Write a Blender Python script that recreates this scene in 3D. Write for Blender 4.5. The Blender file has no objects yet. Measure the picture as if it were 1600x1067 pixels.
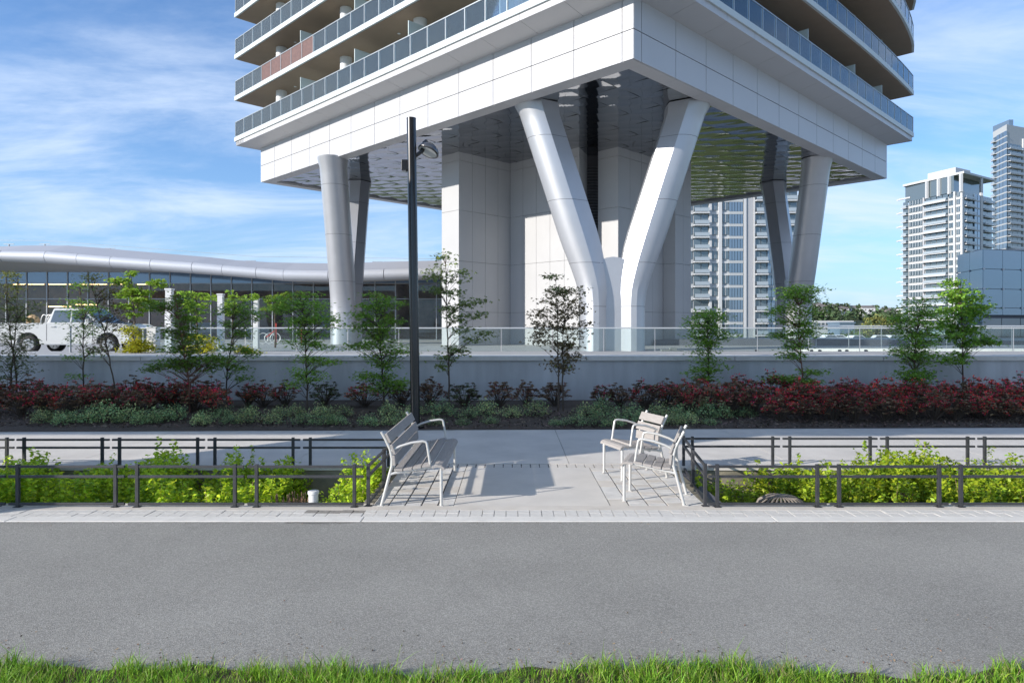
import bpy, math, random
import numpy as np
random.seed(7); RNG = np.random.default_rng(7)
S = bpy.context.scene
COL = S.collection
R_ = math.radians

# ---------------------------------------------------------------- camera, sky, sun, exposure
F = 1075.0; EYE = 1.9
cd = bpy.data.cameras.new('camera'); cam = bpy.data.objects.new('camera', cd); COL.objects.link(cam)
cam.location = (0, 0, EYE); cam.rotation_euler = (R_(90), 0, 0)
cd.sensor_width = 36; cd.lens = 36*F/1600; cd.shift_y = -21.5/1600
cd.clip_start = .05; cd.clip_end = 6000
S.camera = cam
SUN_DIR = np.array((-.887, -.462)); SUN_EL = R_(20.5)
w = bpy.data.worlds.new('World'); S.world = w; w.use_nodes = True
nt = w.node_tree; nt.nodes.clear()
def N(nt, t, **k):
    n = nt.nodes.new(t)
    for a, b in k.items(): setattr(n, a, b)
    return n
out = N(nt, 'ShaderNodeOutputWorld'); bg = N(nt, 'ShaderNodeBackground')
sky = N(nt, 'ShaderNodeTexSky', sky_type='NISHITA', sun_disc=False)
sky.sun_elevation = SUN_EL; sky.sun_rotation = math.atan2(SUN_DIR[0], SUN_DIR[1]) % (2*math.pi)
sky.air_density = 1.0; sky.dust_density = .15; sky.ozone_density = 3.5
tc = N(nt, 'ShaderNodeTexCoord'); sep = N(nt, 'ShaderNodeSeparateXYZ')
nt.links.new(tc.outputs['Generated'], sep.inputs[0])
def M(nt, op, a, b=None, c=None, clamp=False):
    n = N(nt, 'ShaderNodeMath', operation=op, use_clamp=clamp)
    for i, v in enumerate((a, b, c)):
        if v is None: continue
        if isinstance(v, (int, float)): n.inputs[i].default_value = v
        else: nt.links.new(v, n.inputs[i])
    return n.outputs[0]
zz = M(nt, 'MAXIMUM', sep.outputs[2], 0.0)
den = M(nt, 'ADD', zz, .16)
cx = M(nt, 'DIVIDE', sep.outputs[0], den); cy = M(nt, 'DIVIDE', sep.outputs[1], den)
cmb = N(nt, 'ShaderNodeCombineXYZ'); nt.links.new(cx, cmb.inputs[0]); nt.links.new(cy, cmb.inputs[1])
mp = N(nt, 'ShaderNodeMapping'); mp.inputs['Rotation'].default_value = (0, 0, R_(-14)); mp.inputs['Scale'].default_value = (.85, 1.5, 1)
mp.inputs['Location'].default_value = (3.1, 1.7, 0)
nt.links.new(cmb.outputs[0], mp.inputs[0])
n1 = N(nt, 'ShaderNodeTexNoise'); n1.inputs['Scale'].default_value = 1.0; n1.inputs['Detail'].default_value = 9; n1.inputs['Roughness'].default_value = .62; n1.inputs['Distortion'].default_value = .5
nt.links.new(mp.outputs[0], n1.inputs['Vector'])
n2 = N(nt, 'ShaderNodeTexNoise'); n2.inputs['Scale'].default_value = .42; n2.inputs['Detail'].default_value = 2
nt.links.new(cmb.outputs[0], n2.inputs['Vector'])
csum = M(nt, 'ADD', M(nt, 'MULTIPLY', n1.outputs['Fac'], .75), M(nt, 'MULTIPLY', n2.outputs['Fac'], .45))
mr = N(nt, 'ShaderNodeMapRange', interpolation_type='SMOOTHSTEP'); nt.links.new(csum, mr.inputs[0])
mr.inputs[1].default_value = .50; mr.inputs[2].default_value = .78; mr.inputs[3].default_value = 0; mr.inputs[4].default_value = .85
mix = N(nt, 'ShaderNodeMix', data_type='RGBA'); nt.links.new(mr.outputs[0], mix.inputs[0])
tint = N(nt, 'ShaderNodeMix', data_type='RGBA', blend_type='MULTIPLY'); tint.inputs[0].default_value = 1; nt.links.new(sky.outputs[0], tint.inputs[6]); tint.inputs[7].default_value = (.81, .98, 1.17, 1)
hzf = M(nt, 'POWER', 2.718, M(nt, 'MULTIPLY', zz, -7.0)); hmix = N(nt, 'ShaderNodeMix', data_type='RGBA'); nt.links.new(M(nt, 'MULTIPLY', hzf, .8), hmix.inputs[0])
nt.links.new(tint.outputs[2], hmix.inputs[6]); hmix.inputs[7].default_value = (2.1, 3.0, 4.5, 1)
nt.links.new(hmix.outputs[2], mix.inputs[6]); mix.inputs[7].default_value = (4.4, 5.2, 6.5, 1)
nt.links.new(mix.outputs[2], bg.inputs[0]); bg.inputs[1].default_value = .118
nt.links.new(bg.outputs[0], out.inputs[0])
sl = bpy.data.lights.new('sun', 'SUN'); sl.energy = 4.2; sl.angle = R_(.53); sl.color = (1, .94, .87)
so = bpy.data.objects.new('sun', sl); COL.objects.link(so)
from mathutils import Vector
sv = Vector((SUN_DIR[0]*math.cos(SUN_EL), SUN_DIR[1]*math.cos(SUN_EL), math.sin(SUN_EL)))
so.rotation_euler = sv.to_track_quat('Z', 'Y').to_euler(); so.location = (-40, -20, 40)
S.view_settings.view_transform = 'Standard'; S.view_settings.look = 'None'
S.view_settings.exposure = .63; S.view_settings.gamma = 1; S.view_settings.use_curve_mapping = False
S.render.engine = 'CYCLES'
S.cycles.max_bounces = 8; S.cycles.transparent_max_bounces = 24
try: S.cycles.use_denoising = True
except Exception: pass

# ---------------------------------------------------------------- helpers
def link(nt, a, b): nt.links.new(a, b)
def mat(name, col, rough=.6, metal=0, var=0, vscale=5, bump=0, bscale=40, col2=None, spec=.5, coat=0, detail=4, stretch=None, island=0, trans=0, bdist=.02):
    m = bpy.data.materials.new(name); m.use_nodes = True; t = m.node_tree
    b = t.nodes['Principled BSDF']
    b.inputs['Roughness'].default_value = rough; b.inputs['Metallic'].default_value = metal
    b.inputs['Specular IOR Level'].default_value = spec
    if coat: b.inputs['Coat Weight'].default_value = coat
    c1 = (*col, 1); b.inputs['Base Color'].default_value = c1
    src = None
    if var or bump or island or col2:
        co = N(t, 'ShaderNodeTexCoord'); vec = co.outputs['Object']
        if stretch:
            mpn = N(t, 'ShaderNodeMapping'); mpn.inputs['Scale'].default_value = stretch; link(t, vec, mpn.inputs[0]); vec = mpn.outputs[0]
    if var or col2:
        nz = N(t, 'ShaderNodeTexNoise'); nz.inputs['Scale'].default_value = vscale; nz.inputs['Detail'].default_value = detail; nz.inputs['Roughness'].default_value = .6
        link(t, vec, nz.inputs['Vector'])
        rp = N(t, 'ShaderNodeMapRange'); link(t, nz.outputs['Fac'], rp.inputs[0]); rp.inputs[1].default_value = .3; rp.inputs[2].default_value = .7
        mx = N(t, 'ShaderNodeMix', data_type='RGBA'); link(t, rp.outputs[0], mx.inputs[0])
        if col2: mx.inputs[6].default_value = c1; mx.inputs[7].default_value = (*col2, 1)
        else:
            mx.inputs[6].default_value = (*[c*(1-var) for c in col], 1); mx.inputs[7].default_value = (*[min(1, c*(1+var)) for c in col], 1)
        src = mx.outputs[2]
    if island:
        g = N(t, 'ShaderNodeNewGeometry')
        hs = N(t, 'ShaderNodeHueSaturation')
        if src: link(t, src, hs.inputs['Color'])
        else: hs.inputs['Color'].default_value = c1
        r1 = N(t, 'ShaderNodeMapRange'); link(t, g.outputs['Random Per Island'], r1.inputs[0]); r1.inputs[3].default_value = 1-island; r1.inputs[4].default_value = 1+island
        link(t, r1.outputs[0], hs.inputs['Value'])
        r2 = M(t, 'FRACT', M(t, 'MULTIPLY', g.outputs['Random Per Island'], 7.31))
        r3 = N(t, 'ShaderNodeMapRange'); link(t, r2, r3.inputs[0]); r3.inputs[3].default_value = .5-.06*island; r3.inputs[4].default_value = .5+.04*island
        link(t, r3.outputs[0], hs.inputs['Hue'])
        oi = N(t, 'ShaderNodeObjectInfo'); ro = N(t, 'ShaderNodeMapRange'); link(t, oi.outputs['Random'], ro.inputs[0]); ro.inputs[3].default_value = .72; ro.inputs[4].default_value = 1.28
        for l_ in list(hs.inputs['Value'].links): t.links.remove(l_)
        link(t, M(t, 'MULTIPLY', r1.outputs[0], ro.outputs[0]), hs.inputs['Value'])
        src = hs.outputs[0]
    if src: link(t, src, b.inputs['Base Color'])
    if bump:
        nb = N(t, 'ShaderNodeTexNoise'); nb.inputs['Scale'].default_value = bscale; nb.inputs['Detail'].default_value = 5
        link(t, vec, nb.inputs['Vector'])
        bp = N(t, 'ShaderNodeBump'); bp.inputs['Strength'].default_value = bump; bp.inputs['Distance'].default_value = bdist
        link(t, nb.outputs['Fac'], bp.inputs['Height']); link(t, bp.outputs[0], b.inputs['Normal'])
    if trans:
        tr = N(t, 'ShaderNodeBsdfTranslucent'); ms = N(t, 'ShaderNodeMixShader'); ms.inputs[0].default_value = trans
        if src: link(t, src, tr.inputs[0])
        else: tr.inputs[0].default_value = c1
        link(t, b.outputs[0], ms.inputs[1]); link(t, tr.outputs[0], ms.inputs[2]); link(t, ms.outputs[0], t.nodes['Material Output'].inputs[0])
    return m
def glass_mat(name, tint=(.85, .93, .93), refl=.25, rough=.02, milky=0, base=0):
    m = bpy.data.materials.new(name); m.use_nodes = True; t = m.node_tree; t.nodes.clear()
    o = N(t, 'ShaderNodeOutputMaterial'); a = N(t, 'ShaderNodeBsdfTransparent'); a.inputs[0].default_value = (*tint, 1)
    g = N(t, 'ShaderNodeBsdfGlossy'); g.inputs['Roughness'].default_value = rough; g.inputs[0].default_value = (.95, .98, 1, 1)
    lw = N(t, 'ShaderNodeLayerWeight'); lw.inputs[0].default_value = refl
    ms = N(t, 'ShaderNodeMixShader'); link(t, M(t, 'ADD', lw.outputs['Fresnel'], base, clamp=True), ms.inputs[0]); link(t, a.outputs[0], ms.inputs[1]); link(t, g.outputs[0], ms.inputs[2])
    res = ms.outputs[0]
    if milky:
        d = N(t, 'ShaderNodeBsdfDiffuse'); d.inputs[0].default_value = (.7, .76, .76, 1)
        m2 = N(t, 'ShaderNodeMixShader'); m2.inputs[0].default_value = milky; link(t, res, m2.inputs[1]); link(t, d.outputs[0], m2.inputs[2]); res = m2.outputs[0]
    link(t, res, o.inputs[0]); return m
def lit_mat(name, col, s):
    m = bpy.data.materials.new(name); m.use_nodes = True; b = m.node_tree.nodes['Principled BSDF']
    b.inputs['Emission Color'].default_value = (*col, 1); b.inputs['Emission Strength'].default_value = s; b.inputs['Base Color'].default_value = (*col, 1)
    return m

def gp(u, d, z=0.0): return np.array(((u-800)/F*d, d, z))           # where a sight line at column u reaches distance d
def vz(v, d): return EYE-(v-512)/F*d
def worg(o):
    v = np.zeros(3)
    while o is not None: v += np.array(o.location); o = o.parent
    return v
class MB:
    def __init__(s): s.v = []; s.f = []; s.m = []; s.sm = []
    def add(s, vs, fs, mi=0, sm=False):
        k = len(s.v); s.v += [tuple(map(float, p)) for p in vs]
        for f in fs: s.f.append(tuple(i+k for i in f)); s.m.append(mi); s.sm.append(sm)
        return s
    def box(s, a, b, mi=0):
        x0, y0, z0 = [min(p, q) for p, q in zip(a, b)]; x1, y1, z1 = [max(p, q) for p, q in zip(a, b)]
        return s.add([(x0,y0,z0),(x1,y0,z0),(x1,y1,z0),(x0,y1,z0),(x0,y0,z1),(x1,y0,z1),(x1,y1,z1),(x0,y1,z1)],
              [(0,3,2,1),(4,5,6,7),(0,1,5,4),(1,2,6,5),(2,3,7,6),(3,0,4,7)], mi)
    def obox(s, c, ax, ay, az, mi=0):
        c, ax, ay, az = map(np.array, (c, ax, ay, az)); P = []
        for k in (-1, 1):
            for i, j in ((-1,-1),(1,-1),(1,1),(-1,1)): P.append(c+ax*i+ay*j+az*k)
        return s.add(P, [(0,3,2,1),(4,5,6,7),(0,1,5,4),(1,2,6,5),(2,3,7,6),(3,0,4,7)], mi)
    def beam(s, p, q, w, h=None, up=(0,0,1), mi=0):
        p, q = np.array(p, float), np.array(q, float); d = q-p; L = np.linalg.norm(d); d /= L; h = h or w
        u = np.array(up, float); sx = np.cross(d, u)
        if np.linalg.norm(sx) < 1e-4: sx = np.cross(d, (1, 0, 0))
        sx /= np.linalg.norm(sx); u = np.cross(sx, d)
        return s.obox((p+q)/2, sx*w/2, d*L/2, u*h/2, mi)
    def tube(s, pts, rad, n=8, mi=0, cap=True, sq=None):
        pts = [np.array(p, float) for p in pts]
        if not hasattr(rad, '__len__'): rad = [rad]*len(pts)
        rings = []; pr = None
        for i, p in enumerate(pts):
            d = pts[min(i+1, len(pts)-1)]-pts[max(i-1, 0)]; d /= (np.linalg.norm(d)+1e-9)
            if pr is None:
                a = np.cross(d, (0, 0, 1)) if abs(d[2]) < .9 else np.cross(d, (0, 1, 0))
            else: a = pr-d*np.dot(pr, d)
            a /= np.linalg.norm(a); pr = a; b = np.cross(d, a)
            rings.append([p+(a*math.cos(2*math.pi*k/n)+b*math.sin(2*math.pi*k/n))*rad[i] for k in range(n)])
        return s.loft(rings, mi, cap, True)
    def loft(s, rings, mi=0, cap=True, sm=True, closed=True):
        n = len(rings[0]); V = [v for r in rings for v in r]; Fc = []
        for i in range(len(rings)-1):
            for k in range(n if closed else n-1):
                k2 = (k+1) % n; Fc.append((i*n+k, i*n+k2, (i+1)*n+k2, (i+1)*n+k))
        s.add(V, Fc, mi, sm)
        if cap:
            s.add(rings[0], [tuple(range(n))[::-1]], mi); s.add(rings[-1], [tuple(range(n))], mi)
        return s
    def prism(s, poly, z0, z1, mi=0):
        n = len(poly); a = [(p[0], p[1], z0) for p in poly]; b = [(p[0], p[1], z1) for p in poly]
        s.add(a+b, [tuple(range(n))[::-1], tuple(range(n, 2*n))]+[(k, (k+1) % n, (k+1) % n+n, k+n) for k in range(n)], mi); return s
    def mesh(s, name, mats, org=(0, 0, 0)):
        me = bpy.data.meshes.new(name); o = np.array(org)
        me.from_pydata([(v[0]-o[0], v[1]-o[1], v[2]-o[2]) for v in s.v], [], s.f)
        if not isinstance(mats, (list, tuple)): mats = [mats]
        for m in mats: me.materials.append(m)
        if any(s.m): me.polygons.foreach_set('material_index', s.m)
        if any(s.sm): me.polygons.foreach_set('use_smooth', s.sm)
        me.update(); return me
    def build(s, name, mats, parent=None, bevel=0, kind=None, label=None):
        org = worg(parent) if parent is not None else (0, 0, 0)
        o = bpy.data.objects.new(name, s.mesh(name, mats, org)); COL.objects.link(o)
        if parent is not None: o.parent = parent
        if bevel:
            md = o.modifiers.new('bevel', 'BEVEL'); md.width = bevel; md.segments = 2; md.limit_method = 'ANGLE'; md.angle_limit = R_(40)
        if kind: o['kind'] = kind
        if label: o['label'] = label
        return o
def recenter(o):
    return o
def inst(name, me, loc, rz=0, parent=None, label=None, scale=None, kind=None):
    o = bpy.data.objects.new(name, me); COL.objects.link(o)
    l = np.array(loc, float)
    if parent is not None: l = l-worg(parent); o.parent = parent
    o.location = l; o.rotation_euler = (0, 0, rz)
    if scale is not None: o.scale = scale
    if label: o['label'] = label
    if kind: o['kind'] = kind
    return o
def thing(name, label, cat, loc=(0, 0, 0), group=None):
    o = bpy.data.objects.new(name, None); COL.objects.link(o); o.location = loc; o.empty_display_size = .2
    o['label'] = label; o['category'] = cat
    if group: o['group'] = group
    return o
def tag(o, label, cat, group=None):
    o['label'] = label; o['category'] = cat
    if group: o['group'] = group
    return o
def copy_tree(o, parent=None):
    c = o.copy(); COL.objects.link(c)
    if parent is not None: c.parent = parent
    for ch in KIDS.get(o.name, o.children): copy_tree(ch, c)
    return c
KIDS = {}
def struct(o): o['kind'] = 'structure'; return o
def np_mesh(name, V, Fq, mats, mi=None):
    V = np.asarray(V, np.float32); Fq = np.asarray(Fq, np.int32)
    me = bpy.data.meshes.new(name); me.vertices.add(len(V)); me.vertices.foreach_set('co', V.ravel())
    k = Fq.shape[1]; me.loops.add(Fq.size); me.loops.foreach_set('vertex_index', Fq.ravel())
    me.polygons.add(len(Fq)); me.polygons.foreach_set('loop_start', np.arange(0, Fq.size, k, dtype=np.int32))
    if not isinstance(mats, (list, tuple)): mats = [mats]
    for m in mats: me.materials.append(m)
    if mi is not None: me.polygons.foreach_set('material_index', np.asarray(mi, np.int32))
    me.update(calc_edges=True); return me
LEAF = (np.array([(0,-.5,0),(.28,-.05,.05),(0,.5,-.06),(-.28,-.05,.05)]), np.array([(0,1,2,3)]))
BLADE = (np.array([(0,0,0),(.13,.45,.03),(0,1,-.08),(-.13,.45,.03)]), np.array([(0,1,2,3)]))
def _lobe(a, L, wd):
    c, s_ = math.cos(a), math.sin(a)
    return [(0, 0, 0)] + [(x*c-y*s_, x*s_+y*c, z) for x, y, z in ((L*.5, -wd, .02), (L, 0, -.1), (L*.5, wd, .02))]
mv = []; mf = []
for i, (a, L) in enumerate(((90, 1), (38, .85), (142, .85), (-15, .55), (195, .55))):
    mv += _lobe(R_(a), L*.62, .12*L+.02); mf.append(tuple(4*i+j for j in range(4)))
MAPLE = (np.array(mv), np.array(mf))
def leaves(P, size, tmpl=LEAF, up=1.0, droop=0.0, outward=None):
    P = np.asarray(P, float); n = len(P); size = np.broadcast_to(size, n)
    nrm = RNG.normal(size=(n, 3)); nrm[:, 2] = np.abs(nrm[:, 2])+up*1.6
    nrm /= np.linalg.norm(nrm, axis=1, keepdims=True)
    t = RNG.normal(size=(n, 3)); 
    if outward is not None: t = t*.45+outward
    t[:, 2] -= droop
    t -= nrm*np.sum(t*nrm, 1, keepdims=True); t /= np.linalg.norm(t, axis=1, keepdims=True)
    b = np.cross(t, nrm)
    T, Fc = tmpl; k = len(T)
    V = P[:, None, :]+size[:, None, None]*(T[None, :, 0:1]*b[:, None, :]+T[None, :, 1:2]*t[:, None, :]+T[None, :, 2:3]*nrm[:, None, :])
    Fa = (np.arange(n)*k)[:, None, None]+Fc[None]
    return V.reshape(-1, 3), Fa.reshape(-1, Fc.shape[1])
def join(parts):                                                     # [(V, F, mat index)]
    V = []; Fc = []; mi = []; k = 0
    for v, f, m in parts: V.append(v); Fc.append(f+k); mi.append(np.full(len(f), m)); k += len(v)
    return np.concatenate(V), np.concatenate(Fc), np.concatenate(mi)
ORD = 'first second third fourth fifth sixth seventh eighth ninth tenth eleventh twelfth thirteenth fourteenth fifteenth sixteenth seventeenth eighteenth nineteenth twentieth'.split()
def ordw(i):
    if i < 20: return ORD[i]
    tens = {2: 'twenty', 3: 'thirty', 4: 'forty', 5: 'fifty', 6: 'sixty', 7: 'seventy', 8: 'eighty', 9: 'ninety'}; t, r = divmod(i+1, 10)
    return (tens[t]+'-'+ORD[r-1]) if r else {2: 'twentieth', 3: 'thirtieth', 4: 'fortieth', 5: 'fiftieth', 6: 'sixtieth', 7: 'seventieth', 8: 'eightieth', 9: 'ninetieth'}[t]

# ---------------------------------------------------------------- materials
def asphalt_mat():
    m = mat('asphalt', (.17, .165, .16), .85, bump=.5, bscale=160, bdist=.01)
    t = m.node_tree; b = t.nodes['Principled BSDF']; co = N(t, 'ShaderNodeTexCoord')
    v = N(t, 'ShaderNodeTexVoronoi'); v.inputs['Scale'].default_value = 150; link(t, co.outputs['Object'], v.inputs['Vector'])
    n = N(t, 'ShaderNodeTexNoise'); n.inputs['Scale'].default_value = .8; n.inputs['Detail'].default_value = 6; link(t, co.outputs['Object'], n.inputs['Vector'])
    sepc = N(t, 'ShaderNodeSeparateColor'); link(t, v.outputs['Color'], sepc.inputs[0])
    val = M(t, 'ADD', M(t, 'MULTIPLY', M(t, 'POWER', sepc.outputs[0], 1.4), .17), M(t, 'MULTIPLY', n.outputs['Fac'], .15))
    n3 = N(t, 'ShaderNodeTexNoise'); n3.inputs['Scale'].default_value = .35; n3.inputs['Detail'].default_value = 8; n3.inputs['Roughness'].default_value = .7; link(t, co.outputs['Object'], n3.inputs['Vector'])
    st = N(t, 'ShaderNodeMapRange'); link(t, n3.outputs['Fac'], st.inputs[0]); st.inputs[1].default_value = .56; st.inputs[2].default_value = .70; st.inputs[3].default_value = 1; st.inputs[4].default_value = .78
    v3 = N(t, 'ShaderNodeTexVoronoi'); v3.inputs['Scale'].default_value = 42; link(t, co.outputs['Object'], v3.inputs['Vector'])
    pit = N(t, 'ShaderNodeMapRange'); link(t, v3.outputs['Distance'], pit.inputs[0]); pit.inputs[1].default_value = .05; pit.inputs[2].default_value = .18; pit.inputs[3].default_value = .72; pit.inputs[4].default_value = 1
    val = M(t, 'MULTIPLY', M(t, 'MULTIPLY', M(t, 'ADD', val, .125), st.outputs[0]), pit.outputs[0])
    sp = N(t, 'ShaderNodeSeparateXYZ'); link(t, co.outputs['Object'], sp.inputs[0])
    dx = M(t, 'MULTIPLY', M(t, 'ADD', sp.outputs[0], 1.85), 2.2); dy = M(t, 'MULTIPLY', M(t, 'ADD', sp.outputs[1], -6.76), 9.0)
    rd = M(t, 'SQRT', M(t, 'ADD', M(t, 'MULTIPLY', dx, dx), M(t, 'MULTIPLY', dy, dy)))
    n4 = N(t, 'ShaderNodeTexNoise'); n4.inputs['Scale'].default_value = 9; n4.inputs['Detail'].default_value = 4; link(t, co.outputs['Object'], n4.inputs['Vector'])
    dm = N(t, 'ShaderNodeMapRange'); link(t, M(t, 'ADD', rd, M(t, 'MULTIPLY', n4.outputs['Fac'], 1.1)), dm.inputs[0]); dm.inputs[1].default_value = 1.2; dm.inputs[2].default_value = 1.55; dm.inputs[3].default_value = .55; dm.inputs[4].default_value = 1
    val = M(t, 'MULTIPLY', val, dm.outputs[0])
    cr = N(t, 'ShaderNodeCombineColor')
    link(t, M(t, 'MULTIPLY', val, 1.03), cr.inputs[0]); link(t, val, cr.inputs[1]); link(t, M(t, 'MULTIPLY', val, .92), cr.inputs[2])
    link(t, cr.outputs[0], b.inputs['Base Color']); return m
MT = {}
MT['asphalt'] = asphalt_mat()
MT['concrete'] = mat('pale_concrete', (.60, .565, .515), .8, var=.10, vscale=1.6, bump=.15, bscale=90, detail=9)
MT['concrete2'] = mat('trim_concrete', (.57, .53, .475), .8, var=.10, vscale=3, bump=.15, bscale=90)
MT['paver'] = mat('pale_paver', (.62, .60, .565), .8, var=.12, vscale=7, bump=.3, bscale=120)
MT['kerb'] = mat('white_kerb_concrete', (.66, .64, .60), .8, var=.08, vscale=5, bump=.2, bscale=90)
MT['wallc'] = mat('wall_concrete', (.50, .51, .52), .75, var=.17, vscale=1.3, bump=.15, bscale=30, detail=9, stretch=(1.5, 1, .28))
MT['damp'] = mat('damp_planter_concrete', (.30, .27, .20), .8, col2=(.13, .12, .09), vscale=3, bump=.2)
MT['soil'] = mat('bark_mulch', (.065, .05, .04), .95, col2=(.15, .11, .08), vscale=30, bump=.9, bscale=60, bdist=.04)
MT['pla'] = mat('plaza_paving', (.36, .355, .345), .75, var=.08, vscale=.7)
MT['rail'] = mat('charcoal_rail_paint', (.045, .046, .05), .5, metal=.2, var=.25, vscale=12, bump=.1, bscale=200)
MT['silver'] = mat('silver_powder_coat', (.62, .61, .58), .38, metal=.35, var=.06, vscale=20)
MT['slat'] = mat('grey_timber_slat', (.30, .275, .255), .7, col2=(.38, .355, .335), vscale=9, stretch=(12, .8, 12), bump=.25, bscale=60)
MT['panel'] = mat('white_composite_panel', (.475, .475, .48), .42, var=.02, vscale=.4, spec=.4)
MT['corep'] = mat('core_wall_panel', (.42, .42, .42), .45, var=.03, vscale=.5, spec=.4)
MT['joint'] = mat('dark_joint', (.10, .10, .11), .8)
MT['alu'] = mat('satin_aluminium_cladding', (.48, .49, .51), .38, metal=.55, var=.03, vscale=1.2, bump=.02, bscale=3)
MT['mirror'] = mat('mirror_soffit_metal', (.40, .415, .445), .05, metal=1, bump=.06, bscale=1.3, bdist=.06)
MT['bal_edge'] = mat('balcony_edge_paint', (.52, .57, .57), .55)
MT['bal_soffit'] = mat('brown_balcony_soffit', (.27, .195, .135), .7, var=.06, vscale=1)
MT['rail_glass'] = glass_mat('balcony_rail_glass', (.86, .92, .94), .22, milky=.02, base=.06)
MT['red_glass'] = mat('red_brown_screen', (.13, .065, .05), .5, var=.3, vscale=9, bump=.4)
MT['rail_metal'] = mat('grey_rail_metal', (.42, .45, .46), .4, metal=.6)
MT['dglass'] = mat('dark_window_glass', (.12, .15, .17), .06, metal=.45, spec=1.0, coat=.5)
MT['mull'] = mat('window_mullion', (.35, .37, .39), .45, metal=.4)
MT['frost'] = mat('frosted_divider', (.55, .62, .60), .35)
MT['white'] = mat('white_paint', (.66, .66, .655), .5)
MT['black'] = mat('black_gloss_paint', (.012, .012, .014), .25, spec=.6, coat=.3)
MT['guard'] = glass_mat('clear_guard_glass', (.84, .90, .90), .20, rough=.01, milky=.03)
MT['guardrail'] = mat('white_guard_rail', (.62, .63, .64), .3, metal=.5)
MT['bark'] = mat('grey_brown_bark', (.10, .075, .055), .9, var=.3, vscale=30, bump=.5, bscale=50)
MT['barkr'] = mat('red_brown_bark', (.17, .085, .06), .85, var=.3, vscale=30)
def leafm(name, c, isl=.45, tr=.35): return mat(name, c, .5, island=isl, trans=tr, spec=.35)
MT['lf_green'] = leafm('maple_leaf_green', (.23, .42, .06))
MT['lf_light'] = leafm('maple_leaf_light', (.20, .38, .05))
MT['lf_olive'] = leafm('leaf_olive', (.30, .32, .07))
MT['lf_dark'] = leafm('leaf_dark_olive', (.17, .23, .07))
MT['lf_brown'] = leafm('leaf_bronze', (.19, .15, .07))
MT['lf_spring'] = leafm('leaf_spring_green', (.27, .42, .05), .3, .4)
MT['lf_yellow'] = leafm('leaf_golden', (.50, .50, .03), .3, .4)
MT['rh_leaf'] = leafm('rhododendron_leaf', (.13, .16, .07), .5, .15)
MT['rh_leaf2'] = leafm('rhododendron_reddish_leaf', (.24, .16, .09), .5, .2)
MT['rh_red'] = leafm('rhododendron_red_flower', (.9, .05, .06), .5, .4)
MT['rh_dark'] = leafm('rhododendron_dark_bud', (.24, .05, .055), .5, .15)
MT['sh_leaf'] = leafm('low_shrub_leaf', (.26, .42, .18), .5, .2)
MT['sh_leaf2'] = leafm('low_shrub_pale_leaf', (.50, .54, .22), .5, .25)
MT['pl_leaf'] = leafm('planting_bright_leaf', (.44, .58, .035), .4, .45)
MT['pl_leaf2'] = leafm('planting_deep_leaf', (.24, .40, .035), .4, .45)
MT['dry'] = leafm('dry_stems', (.40, .27, .17), .4, .1)
MT['grass'] = leafm('grass_blade', (.25, .48, .045), .5, .35)
MT['grass2'] = leafm('dry_grass_blade', (.42, .38, .17), .4, .3)
MT['far_wood'] = mat('distant_trees', (.045, .075, .03), .9, island=.5, var=.3, vscale=.02)
MT['far_gold'] = mat('golden_distant_tree', (.16, .17, .04), .9, island=.5)
MT['meadow'] = mat('far_ground', (.08, .12, .04), .95, col2=(.16, .16, .10), vscale=.01)
# ================================================================ GROUND
struct(MB().add([(-3000,-200,-6),(3000,-200,-6),(3000,5000,-6),(-3000,5000,-6)], [(0,1,2,3)]).build('far_ground', MT['meadow']))
# asphalt path: between the grass verge and the kerb
KD = 6.74
struct(MB().box((-40,-3.0,-.3),(40,KD,0)).build('asphalt_path', MT['asphalt']))
# kerb, paver course and trim
kerb = struct(MB().box((-40,KD+.001,-.3),(40,KD+.60,-.012)).build('kerb_bed', MT['joint']))
xs = [-16.2,-12.4,-8.7,-4.97,-1.48,2.6,6.3,10.0,13.8]
for a, b in zip(xs[:-1], xs[1:]):
    MB().box((a+.004,KD+.003,-.05),(b-.004,KD+.175,.006)).build('kerb_stone', MT['kerb'], kerb, bevel=.005)
pv = MB().box((-.0575,0,-.05),(.0575,.118,0)).mesh('paver', MT['paver'])
for i in range(-62, 63):
    for j in range(2):
        o = inst('paver', pv, (i*.1215+(0), KD+.181+j*.124, .003+random.uniform(-.0025, .0025)), random.uniform(-.012, .012), kerb)
        if abs(i) > 58: break
pvd = MB().box((-.0575,0,-.05),(.0575,.118,0)).mesh('paver', mat('damp_paver', (.27, .25, .225), .6, var=.3, vscale=9))
for o in list(kerb.children):
    if o.name.startswith('paver') and -2.12 < o.location.x < -1.5 and o.location.y > KD+.25: o.data = pvd
MB().box((-16,KD+.432,-.05),(16,KD+.595,.004)).build('trim_strip', MT['concrete2'], kerb)
PB0, PB1 = KD+.60, 9.12           # planter near and far edge
XL, XR = -1.50, 2.08              # planter ends facing the pad
# pad and sidewalk slabs
pad = struct(MB().box((XL-.0,PB0+.001,-.3),(2.30,9.36,-.014)).build('seating_pad', MT['joint']))
MB().box((-.62,PB0+.004,-.1),(1.05,9.36,.0)).build('slab', MT['concrete'], pad, bevel=.004)
# strips of pavers beneath the seats, joints open
def strip_rows(x0, x1, k, skew, y0=PB0+.004, y1=9.35):
    wd = (x1-x0)/k
    for c in range(k):
        L = .30 if c in (0, k-1) else .125
        y = y0
        n = 0
        while y < y1-.02:
            ye = min(y+L, y1)
            xa, xb = x0+c*wd+.009, x0+(c+1)*wd-.009
            MB().box((xa, y+.005, -.08), (xb, ye-.005, -.001+random.uniform(-.003, .003))).build('paver', MT['paver'] if (c+n) % 3 else MT['concrete2'], pad)
            y = ye; n += 1
strip_rows(-1.50, -.62, 5, 0)
strip_rows(1.05, 2.08, 5, 0)
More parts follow.
